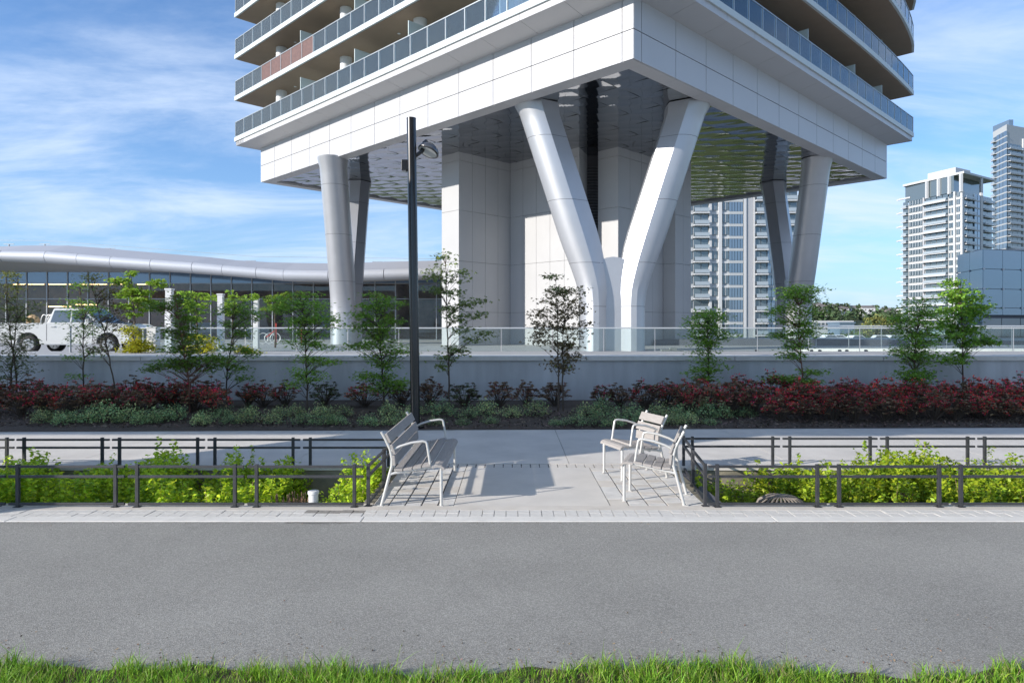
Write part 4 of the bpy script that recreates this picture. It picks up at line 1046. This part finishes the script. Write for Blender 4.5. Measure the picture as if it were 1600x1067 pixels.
# houses on the hill
hm = [MT['white'], mat('house_roof', (.16, .14, .13), .8)]
hus = sorted([random.uniform(1268, 1340) for _ in range(15)]+[random.uniform(1340, 1405) for _ in range(7)]); hrank = list(range(22))
for i in range(22):
    y = random.uniform(700, 880); u = hus[i]; x = (u-800)/F*y; z = hz(x, y)+random.uniform(3, 7); w_ = random.uniform(4, 8)
    m = MB(); m.box((x-w_, y-4, z-6), (x+w_, y+4, z+3)); m.add([(x-w_-.5, y-4.5, z+3), (x+w_+.5, y-4.5, z+3), (x+w_+.5, y+4.5, z+3), (x-w_-.5, y+4.5, z+3), (x-w_+1, y, z+5.5), (x+w_-1, y, z+5.5)], [(0,1,5,4), (1,2,5), (2,3,4,5), (3,0,4)], 1)
    for k in (-.5, .1, .6): m.box((x+w_*k-.7, y-4.06, z), (x+w_*k+.7, y-4.01, z+1.6), 1)
    tag(m.build('hillside_house', hm), 'small pale house on the distant hillside, %s from the left' % ordw(hrank[i]), 'house', 'houses on the distant hillside')
# long white low building
lw_ = thing('office_block', 'long low white office block at the foot of the distant hill', 'building', ((1300-800)/F*420, 420, -6))
x0, x1 = (1270-800)/F*420, (1334-800)/F*420
MB().box((x0, 420, -6), (x1, 440, 6.2)).build('block', TM['white'], lw_)
for k in range(2):
    for i in range(10):
        a = x0+(x1-x0)*(i+.15)/10; inst('window', ubm(TM['win']), (a+.8, 419.95, 1.6+k*2.6), 0, lw_, scale=(1.7, .2, 1.3))
lw2 = MB(); xa, xb = (1312-800)/F*400, (1335-800)/F*400
lw2.box((xa, 400, -6), (xb, 415, 4.5)); lw2.box((xa-.5, 399.5, 4.5), (xb+.5, 415.5, 5.2)); tag(lw2.build('blue_shed', mat('blue_shed_glass', (.14, .2, .27), .2)), 'blue-fronted shed right of the long white office block', 'shed')
# single golden tree and dark tree by it
def far_tree(u, y, z0, h, r, mt, label, n=700, name='broadleaf_tree'):
    x = (u-800)/F*y; t = thing(name, label, 'tree', (x, y, z0))
    MB().tube([(x, y, z0), (x, y, z0+h*.5)], [r*.09, r*.05], 8).build('trunk', MT['bark'], t)
    q = RNG.normal(size=(n, 3)); q /= np.linalg.norm(q, axis=1, keepdims=True); q *= RNG.uniform(.55, 1, (n, 1))**.5
    lump = 1+.22*np.sin(q[:, 0:1]*5+1)*np.cos(q[:, 2:3]*6)
    P = q*lump*np.array((r, r, h*.36))+np.array((0, 0, h*.62))
    v, f = leaves(P, RNG.uniform(.1, .2, n)*r, up=.3); o = inst('crown', np_mesh('crown', v, f, mt), (x, y, z0), 0, t); return t
far_tree(1372, 300, -6, 13.5, 6.5, MT['far_gold'], 'round golden-green tree in front of the distant hill')
far_tree(1397, 290, -6, 10.5, 4.2, MT['far_wood'], 'dark green tree just right of the golden tree')
far_tree(1352, 320, -6, 9.5, 4.5, mtb, 'pale green tree just left of the golden tree')
far_tree(1388, 205, -6, 8, 4.0, MT['far_wood'], 'dark bushy tree seen through the glass guard')
# cars in the far car park
def car(u, y, z0, rz, m_, label):
    t = thing('parked_car', label, 'car', ((u-800)/F*y, y, z0), 'cars in the far car park')
    prof = [(-2.2,.35),(-2.2,.85),(-1.9,1.0),(-1.4,1.05),(-.9,1.5),(.6,1.5),(1.2,1.05),(2.0,.95),(2.25,.7),(2.25,.35)]
    m = MB(); m.loft([[(x, -.85, z) for x, z in prof], [(x, .85, z) for x, z in prof]], sm=False); b_ = m.build('body', m_); b_.parent = t
    w_ = MB(); w_.add([(-1.25,-.87,1.08),(1.05,-.87,1.08),(.5,-.87,1.42),(-.85,-.87,1.42)], [(0,1,2,3)]); w_.add([(-1.25,-.86,1.08),(1.05,-.86,1.08),(.5,-.86,1.42),(-.85,-.86,1.42)], [(3,2,1,0)]); o = w_.build('side_window', MT['dglass']); o.parent = t
    for cx in (-1.4, 1.4):
        o = MB().tube([(cx,-.9,.33),(cx,.9,.33)], .33, 14).build('wheels', MT['joint']); o.parent = t; o.name = 'wheel'
    t.rotation_euler = (0, 0, rz)
carw = mat('far_car_white', (.75, .76, .78), .35)
for i, (u, lab) in enumerate(((1338, 'white'), (1376, 'white'), (1396, 'white'), (1411, 'white'), (1296, 'white'), (1310, 'white'))):
    car(u, 118+i*1.5, -.9, .15*(-1)**i, carw, '%s white car from the left in the far car park beyond the glass' % ['third', 'fourth', 'fifth', 'sixth', 'first', 'second'][i])
struct(MB().box((45,110,-1.4),(95,135,-.9)).build('car_park', mat('car_park_paving', (.3, .3, .3), .9)))

# ================================================================ VEGETATION
def blob_tree(name, label, d, trunks, blobs, lf, bark='bark', leaf=.055, dens=1.0, tmpl=MAPLE, up=1.1, droop=.15, base_z=None, dark=None, trunk_r=.02, flat=.5, z_base=.12):
    ub_, vb = trunks[0][0]
    x0 = (ub_-800)/F*d; t = thing(name, label, 'tree', (x0, d, z_base))
    org = np.array((x0, d, z_base)); s = d/F
    tw_ = MB(); tops = []
    for ti, tk in enumerate(trunks):
        pts = []
        for i, (u, v) in enumerate(tk):
            pts.append(((u-800)*s, d+(.04*i*(1 if ti % 2 else -1)), z_base-.03 if i == 0 else vz(v, d)))
        pp_ = []
        for a, b in zip(pts[:-1], pts[1:]):
            a, b = np.array(a), np.array(b)
            for k in range(4): pp_.append(a+(b-a)*k/4+(RNG.normal(size=3)*.008 if pp_ else 0))
        pp_.append(np.array(pts[-1])); n = len(pp_)
        tw_.tube(pp_, [trunk_r*(1-.75*i/(n-1)) for i in range(n)], 8); tops.append(np.array(pp_))
    tw_.build('trunk', MT[bark], t)
    tp = np.concatenate(tops); br = MB(); P = []; Sz = []; 
    for (u, v, ru, rv) in blobs:
        c = np.array(((u-800)*s, d, vz(v, d))); rx, rz_ = ru*s, rv*s; ry = min(rx, .5)*.9
        area = ru*rv; ns = max(3, int(area/31*dens)+2)
        for _ in range(ns):
            q = RNG.normal(size=3); q /= np.linalg.norm(q); q *= RNG.uniform(.25, 1)**.6
            tip = c+q*np.array((rx, ry, rz_))
            # branch from the trunk, starting lower than its tip
            want = tip[2]-.18-.35*abs(tip[0]-np.interp(tip[2], tops[0][:, 2], tops[0][:, 0]))
            j = np.argmin(np.abs(tp[:, 2]-want)+.3*np.abs(tp[:, 0]-tip[0])); st = tp[j]
            mid = (st+tip)/2+np.array((0, 0, .05))+RNG.normal(size=3)*.02
            br.tube([st, mid, tip], [.0065, .004, .002], 4, cap=False)
            nl = int(RNG.integers(20, 32)*dens**.4)
            sp = RNG.normal(size=(nl, 3))*np.array((.105, .12, .105*flat*.6))
            k = RNG.random((nl, 1))
            P.append(tip+sp*(1+.3*RNG.random())); Sz.append(RNG.uniform(.75, 1.25, nl)*leaf)
    br.build('branches', MT[bark], t)
    P = np.concatenate(P); Sz = np.concatenate(Sz)
    v, f = leaves(P, Sz*1.5, tmpl, up=up, droop=droop)
    mats = [MT[lf]]+([MT[dark]] if dark else [])
    mi = None
    if dark:
        k = len(tmpl[1]); top = (RNG.random(len(P)) < np.clip((P[:, 2]-2.4)/.8, .04, .85)); mi = np.repeat(top.astype(int), k)  # second leaf colour gathers on upper leaves; olive there paints in sunlit tops
    inst('foliage', np_mesh('foliage', v-org, f, mats, mi), (x0, d, z_base), 0, t)
    return t
blob_tree('young_tree', 'sparse olive-leaved young tree with two thin trunks at the far left of the bed', 15.8, [[(29,614),(24,560),(16,500),(14,450)],[(11,614),(18,560),(22,500),(22,425)]], [(18,432,18,12),(14,455,28,14),(22,480,30,16),(15,505,34,16),(26,530,32,16),(12,555,32,16),(24,575,26,12),(8,595,18,10)], 'lf_dark', dens=.85, dark='lf_olive', leaf=.05)
blob_tree('young_tree', 'airy green maple on one thin trunk before the white pickup', 16.1, [[(132,610),(132,560),(134,500),(130,450)]], [(130,452,16,10),(120,478,22,12),(145,488,24,12),(118,500,18,12),(138,515,26,12),(112,528,12,10),(140,545,22,10),(112,562,14,7),(118,590,12,5),(135,478,22,12)], 'lf_green', dens=.75, leaf=.05)
blob_tree('young_tree', 'leaning slender tree with bronze leaves right of the pickup cab', 14.8, [[(184,642),(180,600),(172,545),(160,490),(150,440)]], [(146,440,14,12),(158,460,16,14),(172,455,12,14),(180,480,20,14),(160,500,22,14),(185,505,14,12),(168,530,20,12),(160,545,20,8)], 'lf_brown', dens=.75, dark='lf_olive', leaf=.045)
blob_tree('japanese_maple', 'tiered green japanese maple, widest at its foot, fourth tree from the left', 14.5, [[(297,652),(297,600),(292,560),(284,500),(280,465)]], [(283,468,16,9),(262,478,24,9),(242,482,22,6),(288,492,24,12),(283,515,26,13),(300,532,36,10),(285,548,30,10),(268,565,34,8),(252,574,26,6),(318,566,36,8),(335,560,22,6),(298,575,32,8)], 'lf_green', 'barkr', dens=1.5, dark='lf_olive', leaf=.05)
blob_tree('japanese_maple', 'narrow green japanese maple behind the gap between two red shrubs', 15.6, [[(354,616),(356,580),(364,530),(370,470)]], [(370,478,22,10),(352,488,20,8),(392,492,26,9),(372,505,28,10),(378,520,18,10),(366,545,22,10),(392,552,20,6),(352,566,20,8),(372,580,18,7),(380,592,14,5)], 'lf_green', dens=1.2, dark='lf_olive', leaf=.05)
blob_tree('japanese_maple', 'broad green japanese maple in front of the left splayed column', 14.7, [[(480,646),(481,600),(479,550),(478,500),(472,460)]], [(476,462,20,8),(450,470,30,9),(432,484,22,8),(482,480,36,10),(500,495,30,10),(470,500,28,10),(520,505,16,8),(480,520,28,10),(468,535,20,8),(498,540,24,8),(480,560,22,8),(505,566,22,6),(470,582,24,8),(488,592,18,8),(465,600,14,6)], 'lf_green', 'bark', dens=1.25, dark='lf_olive', leaf=.05)
blob_tree('japanese_maple', 'dense green japanese maple just left of the black lamp post', 14.7, [[(599,642),(600,600),(596,550),(594,500),(590,462)]], [(590,466,20,8),(612,472,20,7),(588,482,24,9),(566,492,16,8),(568,510,14,8),(600,500,24,10),(592,518,26,10),(618,545,26,7),(640,548,10,4),(590,535,26,9),(568,542,26,6),(596,556,24,9),(606,572,22,7),(580,588,22,7),(604,592,26,8),(598,605,28,8),(618,600,18,6)], 'lf_green', 'bark', dens=1.5, leaf=.05, dark='lf_olive')
blob_tree('young_tree', 'tall sparse young maple right of the lamp post against the white core', 14.9, [[(702,642),(702,590),(700,530),(698,460),(697,400)]], [(696,400,8,6),(698,418,12,8),(690,436,12,9),(708,438,14,8),(722,432,8,8),(694,456,18,9),(716,460,12,9),(698,480,20,9),(730,478,14,9),(706,500,22,9),(744,492,14,8),(752,470,6,5),(725,516,20,8),(755,520,6,7),(738,530,14,6),(712,545,20,6),(696,560,8,4),(720,552,12,4),(672,428,8,8),(680,455,10,8),(694,572,8,4)], 'lf_dark', dens=.55, leaf=.062, up=.5, droop=.6, trunk_r=.022)
blob_tree('young_tree', 'sparse bronze-green tree with twin trunks in front of the silver Y column', 14.6, [[(872,642),(873,590),(872,540),(868,440)],[(880,650),(879,600),(880,540),(884,470)]], [(864,436,8,7),(868,450,12,9),(880,456,14,9),(900,452,9,9),(860,470,16,10),(888,474,20,10),(906,482,10,9),(852,490,18,10),(880,495,24,11),(908,506,8,8),(845,512,20,10),(875,516,24,11),(900,522,12,9),(838,528,14,8),(862,538,22,9),(890,542,22,9),(880,558,18,7),(898,560,12,6),(880,575,18,7),(868,568,12,5)], 'lf_brown', dens=.75, leaf=.055, up=.5, droop=.5, dark='lf_dark')
blob_tree('japanese_maple', 'small compact green maple before the distant pale apartment tower', 15.7, [[(1105,606),(1106,570),(1105,540),(1102,495)]], [(1100,490,22,7),(1092,500,18,8),(1118,500,20,8),(1104,512,28,10),(1094,525,20,9),(1125,522,20,8),(1106,536,26,9),(1100,552,20,7),(1108,565,18,7),(1095,580,22,7),(1112,576,16,6),(1102,592,18,6)], 'lf_green', dens=1.5, leaf=.05)
blob_tree('japanese_maple', 'tall dense green maple standing in front of the right splayed column', 15.2, [[(1255,614),(1252,580),(1246,530),(1246,460)]], [(1248,452,24,7),(1270,452,20,5),(1240,462,26,8),(1255,470,22,8),(1222,482,20,7),(1210,488,12,5),(1246,486,28,9),(1244,502,30,9),(1258,515,24,9),(1240,525,28,9),(1250,540,26,8),(1238,555,22,7),(1226,592,22,6),(1214,592,14,4),(1268,578,18,6),(1252,596,22,7),(1270,600,14,7)], 'lf_green', 'barkr', dens=1.5, leaf=.05)
blob_tree('japanese_maple', 'wide layered green maple, second tree from the right', 15.2, [[(1427,616),(1427,580),(1427,530),(1436,475)]], [(1438,474,16,7),(1428,486,22,8),(1448,492,20,8),(1412,500,22,7),(1430,508,32,9),(1446,520,26,8),(1418,524,26,8),(1432,538,30,8),(1398,548,24,4),(1420,552,28,7),(1455,552,24,6),(1434,566,28,8),(1412,584,24,7),(1436,584,28,7),(1425,596,22,5)], 'lf_green', 'bark', dens=1.5, leaf=.05, dark='lf_dark')
blob_tree('young_tree', 'large-leaved light green maple on a dark trunk, rightmost in the bed', 15.9, [[(1504,610),(1503,570),(1500,520),(1495,440)]], [(1494,442,12,7),(1502,456,18,8),(1516,466,10,8),(1486,466,16,9),(1504,476,24,9),(1482,486,16,8),(1524,486,14,9),(1500,496,26,9),(1538,480,6,5),(1482,508,18,8),(1512,512,26,8),(1496,524,28,8),(1530,532,16,6),(1546,536,8,4),(1510,540,20,6),(1488,564,18,6),(1503,556,10,5)], 'lf_light', dens=1.0, leaf=.075, up=.6, droop=.5, dark='lf_green')
# sunlit trees on the plaza
for i, (d, tk, bl, lab) in enumerate((
    (30, [[(212,552),(211,500),(206,430)]], [(205,434,6,10),(188,440,14,6),(182,438,10,5),(222,455,14,8),(240,446,16,6),(248,440,8,4),(208,455,12,12),(195,462,12,10),(214,478,24,12),(192,480,10,6),(228,470,14,10),(212,492,12,7)], 'sunlit spring-green tree with spreading upward limbs behind the pickup hood'),
    (33, [[(308,552),(308,500),(308,460)]], [(288,462,8,7),(306,462,8,7),(296,474,14,9),(322,466,8,9),(308,484,16,9),(304,498,8,6)], 'sunlit spring-green tree between the first two light pillars'),
    (36, [[(364,552),(364,500),(362,460)]], [(360,460,5,6),(344,465,9,5),(380,468,7,5),(394,464,10,4),(362,475,16,9),(366,488,14,8)], 'sunlit spring-green tree between the second and third light pillars'),
    (38, [[(430,550),(430,510),(430,470)]], [(425,468,14,8),(440,466,12,6),(420,482,14,9),(448,462,8,4),(436,480,14,8)], 'sunlit spring-green tree right of the third light pillar'))):
    blob_tree('plaza_tree', lab, d, tk, bl, 'lf_spring', leaf=.11, dens=1.3, tmpl=LEAF, z_base=PZ, trunk_r=.06, up=.4)
def bush(name, label, d, blobs, lf, leaf, zb, cat='shrub', dens=1.4, group=None):
    u0, v0 = blobs[0][:2]
    t = blob_tree(name, label, d, [[(u0, vz(0, d)), (u0, v0)]], blobs, lf, leaf=leaf, dens=dens, tmpl=LEAF, z_base=zb, trunk_r=.015, up=.5)
    t['category'] = cat
    if group: t['group'] = group
    return t
bush('golden_shrub', 'golden-yellow shrub on the ledge just left of the white gate post', 19.0, [(212,535,18,14),(205,515,9,10),(222,545,16,9),(208,548,14,7)], 'lf_yellow', .055, 1.2, dens=2.2)
bush('golden_shrub', 'golden-yellow shrub behind the fourth tree from the left', 18.6, [(318,530,18,7),(308,545,20,8),(328,542,14,7)], 'lf_yellow', .055, 1.2, dens=1.8)
bush('golden_shrub', 'golden-yellow shrub behind the narrow maple', 18.6, [(388,552,20,5),(378,548,12,6)], 'lf_yellow', .055, 1.2, dens=1.5)

# -------- rhododendrons and low shrubs
def rhodo_tmpl(kind, seed):
    rs = np.random.default_rng(seed); parts = []; st = MB()
    n = 95; tips = []
    lob = rs.uniform(0, 6.28)
    for i in range(n):
        th = rs.uniform(0, 2*math.pi); ph = math.acos(rs.uniform(-.05, 1)); rr_ = rs.uniform(.7, 1.05)*(1+.18*math.sin(3*th+lob))
        tips.append((math.cos(th)*math.sin(ph)*.34*rr_, math.sin(th)*math.sin(ph)*.34*rr_, .20+math.cos(ph)*.36*rr_+rs.uniform(-.03, .05)))
    tips = np.array(tips)
    for p in tips[::2]: st.tube([(p[0]*.12, p[1]*.12, .0), (p[0]*.5, p[1]*.5, p[2]*.55), tuple(p)], [.008, .005, .003], 4, cap=False)
    P = np.repeat(tips, 9, 0); ang = rs.uniform(0, 2*math.pi, len(P)); outw = np.stack([np.cos(ang), np.sin(ang), np.full(len(P), .15)], 1)
    v, f = leaves(P+outw*.03, rs.uniform(.055, .085, len(P)), LEAF, up=.7, outward=outw*3); parts.append((v, f, 0))
    fl = {'flower': .42, 'some': .17, 'bud': .5}[kind]
    sel = tips[rs.random(n) < fl]
    if kind == 'bud':
        Pf = np.repeat(sel, 7, 0)+rs.normal(size=(len(sel)*7, 3))*.018; v, f = leaves(Pf, rs.uniform(.025, .04, len(Pf)), LEAF, up=0)
    else:
        Pf = np.repeat(sel, 12, 0)+rs.normal(size=(len(sel)*12, 3))*.026+np.array((0, 0, .015)); v, f = leaves(Pf, rs.uniform(.028, .045, len(Pf)), LEAF, up=.1)
    parts.append((v, f, 1))
    V, Fc, mi = join(parts)
    lm = MT['rh_leaf2'] if kind != 'bud' or seed % 2 else MT['rh_leaf']
    return np_mesh('rhododendron_foliage', V, Fc, [lm, MT['rh_dark'] if kind == 'bud' else MT['rh_red']], mi), st.mesh('rhododendron_stems', MT['bark'])
TMP = {k: [rhodo_tmpl(k, s) for s in range(sd, sd+3)] for k, sd in (('flower', 1), ('some', 11), ('bud', 21))}
def bedz(x, y):
    t = min(1, max(0, (y-12.8-x*.028)/3.9)); return .005+.14*math.sin(min(1, t*1.3)*math.pi/2)
spots = []
rg2 = random.Random(5)
for u in range(-25, 360, 33): spots.append((u+rg2.uniform(-7, 7), 15.1+rg2.uniform(-.25, .3), 'some' if u < 200 else ('some' if rg2.random() < .6 else 'flower'), 1.0))
for u in range(-10, 240, 38): spots.append((u+rg2.uniform(-7, 7), 14.1+rg2.uniform(-.2, .2), 'some', 1.0))
spots += [(305, 14.6, 'some', .95), (338, 14.3, 'flower', .95), (262, 14.9, 'some', .95)]
for u, k in ((388, 'some'), (412, 'some'), (446, 'some'), (508, 'bud'), (570, 'some'), (628, 'bud'), (673, 'bud'), (725, 'bud'), (780, 'bud'), (821, 'bud'), (868, 'bud'), (940, 'some'), (968, 'bud')): spots.append((u, 15.5+rg2.uniform(-.2, .15), k, .92+rg2.uniform(-.1, .1)))
for u in range(1000, 1640, 34): spots.append((u+rg2.uniform(-8, 8), 15.3+rg2.uniform(-.3, .2), 'some' if u < 1150 else 'flower', 1.0+rg2.uniform(-.1, .12)))
for u in range(1070, 1640, 36): spots.append((u+rg2.uniform(-8, 8), 14.4+rg2.uniform(-.15, .2), 'some' if u < 1180 or rg2.random() < .3 else 'flower', 1.0))
for u in range(1215, 1650, 40): spots.append((u+rg2.uniform(-8, 8), 13.55+rg2.uniform(-.1, .15)+ (u-1200)*.0006, 'flower' if rg2.random() < .6 else 'some', .88))
spots.sort(key=lambda s_: s_[0]/F*0+(s_[0]-800)/F)
print('rhodo', len(spots))
KD_ = {'flower': 'rhododendron covered in red flowers', 'some': 'rhododendron with scattered red flowers', 'bud': 'dark maroon budded rhododendron'}
for i, (u, d, k, sz) in enumerate(spots):
    x = (u-800)/F*d; me, ms = TMP[k][rg2.randrange(3)]
    t = thing('rhododendron', '%s, %s red shrub from the left along the bed' % (KD_[k], ordw(i)), 'shrub', (x, d, bedz(x, d)), 'rhododendrons in the planting bed')
    rz = rg2.uniform(0, 6.28); s_ = (sz*rg2.uniform(.95, 1.15), sz*rg2.uniform(.95, 1.1), sz*rg2.uniform(.9, 1.1))
    inst('foliage', me, (x, d, bedz(x, d)), rz, t, scale=s_); inst('stems', ms, (x, d, bedz(x, d)), rz, t, scale=s_)
def low_tmpl(seed, pale):
    rs = np.random.default_rng(seed); n = 620
    th = rs.uniform(0, 2*math.pi, n); ph = np.arccos(rs.uniform(-.05, 1, n)); r = rs.uniform(.55, 1.05, n)*(1+.22*np.sin(3*th+seed)+.12*np.sin(7*th))
    P = np.stack([np.cos(th)*np.sin(ph)*.30*r, np.sin(th)*np.sin(ph)*.30*r, .03+np.cos(ph)*.27*r], 1)
    v, f = leaves(P, rs.uniform(.028, .05, n), LEAF, up=.5); st = MB()
    for p in P[::25]: st.tube([(0, 0, 0), tuple(p)], [.005, .002], 4, cap=False)
    mi = (rs.random(n) < (.55 if pale else .2)).astype(int)
    return np_mesh('low_shrub_foliage', v, f, [MT['sh_leaf'], MT['sh_leaf2']], mi), st.mesh('low_shrub_stems', MT['bark'])
LT = [low_tmpl(s, s % 2) for s in range(5)]
low = []
for u in range(60, 1200, 37): low.append((u+rg2.uniform(-8, 8), 14.0+rg2.uniform(-.2, .25) if u > 330 else 13.6+rg2.uniform(-.2, .2), 1.0))
for u in range(70, 1180, 36): low.append((u+rg2.uniform(-12, 12), 13.22+rg2.uniform(-.12, .15), .85))
low = [l for l in low if rg2.random() > .13]
low.sort(key=lambda s_: s_[0])
print('low', len(low))
for i, (u, d, sz) in enumerate(low):
    x = (u-800)/F*d; k = rg2.randrange(5); me, ms = LT[k]
    t = thing('low_shrub', 'low %s shrub, %s green one from the left at the bed front' % ('pale green' if k % 2 else 'mid green', ordw(i)), 'shrub', (x, d, bedz(x, d)), 'low green shrubs in front of the rhododendrons')
    rz = rg2.uniform(0, 6.28); q_ = rg2.uniform(.62, 1.15); s_ = (sz*q_*rg2.uniform(.9, 1.15), sz*q_*rg2.uniform(.9, 1.15), sz*q_*rg2.uniform(.8, 1.25))
    inst('foliage', me, (x, d, bedz(x, d)), rz, t, scale=s_); inst('stems', ms, (x, d, bedz(x, d)), rz, t, scale=s_)

# -------- bright planting in the sunken planters
def planting(name, label, x0, x1, holes, seed):
    rs = np.random.default_rng(seed); P = []; Sz = []; O = []; st = MB(); mi = []
    area = (x1-x0)*1.6; n = int(area*170)
    for _ in range(n):
        x, y = rs.uniform(x0, x1), rs.uniform(7.52, 9.08)
        keep = 1.0; hs = 1.0; c_ = .5+.5*math.sin(x*5.1+seed*2)*math.cos(y*4.3+x*1.7)
        for hx0, hx1, hy0, hy1, f_ in holes:
            if hx0 < x < hx1 and hy0 < y < hy1: keep = f_; hs = .75
        if rs.random() > keep or (c_ < .30 and rs.random() > .25): continue
        c = .5+.35*math.sin(x*3.1+seed)*math.cos(y*2.7+x)+.25*math.sin(x*7.7+y*3+seed)
        h = ((.38 if x1 < 0 else .42)+.40*c+rs.uniform(-.08, .12))*hs
        if rs.random() < .05: h += .15
        lean = rs.normal(size=2)*.07
        base = np.array((x, y, -.55)); tip = np.array((x+lean[0], min(max(y+lean[1], 7.42), 9.2), -.55+h))
        if rs.random() < .12: st.tube([base, tip], [.004, .002], 4, cap=False)
        k = int(h*85)
        tt_ = rs.uniform(.22, 1.02, k); pts = base+(tip-base)*tt_[:, None]; an = rs.uniform(0, 6.28, k)
        ow = np.stack([np.cos(an), np.sin(an), np.full(k, .5)], 1); pts = pts+ow*rs.uniform(.01, .045, (k, 1))
        P.append(pts); Sz.append(rs.uniform(.038, .068, k)); O.append(ow); mi.append((rs.random(k) < .25).astype(int))
    P = np.concatenate(P); Sz = np.concatenate(Sz); O = np.concatenate(O); mi = np.concatenate(mi)
    v, f = leaves(P, Sz, LEAF, up=.35, outward=O*.8, droop=.1)
    t = bpy.data.objects.new(name, np_mesh(name, v, f, [MT['pl_leaf'], MT['pl_leaf2']], mi)); COL.objects.link(t); t['kind'] = 'stuff'; t['label'] = label
    so_ = st.build('planting_stems', MT['dry'], None, kind='stuff'); so_.parent = t
planting('bright_planting', 'mass of bright yellow-green leafy plants filling the left planter', -9, -1.66, [(-2.72, -2.12, 7.4, 9.2, .04), (-2.12, -1.95, 7.4, 7.75, .1)], 3)
planting('bright_planting', 'mass of bright yellow-green leafy plants filling the right planter', 2.25, 9.5, [(2.2, 2.45, 7.4, 9.2, .35), (2.45, 3.4, 7.4, 8.1, .12), (2.45, 3.3, 8.1, 9.2, .55)], 8)
for (u, vtop, wd, lab) in ((463, 752, .14, 'clump of cut dry tan stems by the white pipe in the left planter'), (1404, 752, .10, 'clump of cut dry tan stems in the right planter')):
    d = 7.85; x = (u-800)/F*d; m = MB()
    for _ in range(70):
        a = RNG.normal(size=2)*wd*.55; h = .50+RNG.uniform(-.08, .08); m.tube([(x+a[0], d+a[1]*.8, -.55), (x+a[0]*1.3, d+a[1], -.55+h)], .0055, 5)
    tag(m.build('dry_stem_clump', MT['dry']), lab, 'dry stems')

# -------- grass verge in the foreground
n = 170000
x = RNG.uniform(-4.2, 4.2, n); y = RNG.uniform(2.3, 4.02, n)
edge = 3.78+.05*np.sin(x*2.3)+.03*np.sin(x*7.1+1)+.022*np.sin(x*17)
tuft = np.clip(.5+.4*np.sin(x*5.3+np.sin(y*7)*1.2)*np.cos(y*4.1+x*2.2)+.25*np.sin(x*19+y*11)*np.sin(y*23-x*7), 0, 1)
keep = (y < edge-.03+.10*tuft) & (RNG.random(n) < .22+.85*tuft)
x, y, tuft = x[keep], y[keep], tuft[keep]; n = len(x); print('grass', n)
h = RNG.uniform(.035, .10, n)*(.5+.9*tuft); h[RNG.random(n) < .04] *= 1.7
wd = RNG.uniform(.0016, .0036, n); th = RNG.uniform(0, 6.28, n); ln = RNG.uniform(.15, .9, n)*h; la = RNG.uniform(0, 6.28, n)
T_ = np.array([(-1, 0), (1, 0), (.8, .4), (-.8, .4), (.45, .75), (-.45, .75), (.04, 1), (-.04, 1)])
V = np.zeros((n, 8, 3)); t_ = T_[:, 1][None]; sx_ = T_[:, 0][None]*wd[:, None]
gz = .005
V[:, :, 0] = x[:, None]+sx_*np.cos(th)[:, None]+ln[:, None]*np.cos(la)[:, None]*t_**1.8
V[:, :, 1] = y[:, None]+sx_*np.sin(th)[:, None]+ln[:, None]*np.sin(la)[:, None]*t_**1.8
V[:, :, 2] = gz+h[:, None]*(t_-.25*t_**2*(ln/h)[:, None])
Fb = np.array([(0,1,2,3),(3,2,4,5),(5,4,6,7)]); Fc = ((np.arange(n)*8)[:, None, None]+Fb[None]).reshape(-1, 4)
mi = np.repeat((RNG.random(n) < .13).astype(int), 3)
g = inst('grass_verge', np_mesh('grass', V.reshape(-1, 3), Fc, [MT['grass'], MT['grass2']], mi), (0, 0, 0), kind='stuff'); g['label'] = 'tufty green grass verge along the near edge of the path'
V = []; Fc = []; nx, ny = 160, 12
for j in range(ny+1):
    for i in range(nx+1):
        X = -8+16*i/nx; e_ = 3.80+.05*math.sin(X*2.3)+.03*math.sin(X*7.1+1)+.02*math.sin(X*17); t = j/ny
        Y_ = -3+(e_+3)*t; V.append((X, Y_, (.012+random.uniform(0, .014)) if j < ny else .002))
for j in range(ny):
    for i in range(nx): a = j*(nx+1)+i; Fc.append((a, a+1, a+nx+2, a+nx+1))
struct(MB().add(V, Fc).build('verge_soil', mat('verge_soil', (.07, .05, .03), .95, col2=(.12, .10, .05), vscale=25, bump=.8, bscale=60)))

# litter and grit on the path near the verge, small gravel by the kerb
n = 900
P = np.stack([RNG.uniform(-4.5, 4.5, n), 3.85+RNG.exponential(.16, n), np.full(n, .004)], 1)
v, f = leaves(P, RNG.uniform(.006, .022, n), LEAF, up=2)
n = 500
P2 = np.stack([RNG.uniform(-6, 6, n), 6.72-RNG.exponential(.05, n), np.full(n, .004)], 1)
v2, f2 = leaves(P2, RNG.uniform(.006, .016, n), LEAF, up=2)
o = inst('path_litter', np_mesh('litter', np.concatenate([v, v2]), np.concatenate([f, f2+len(v)]), mat('litter', (.20, .15, .09), .9, island=.9)), (0, 0, 0), kind='stuff'); o['label'] = 'bits of dry leaf and grit on the asphalt by the grass and kerb'
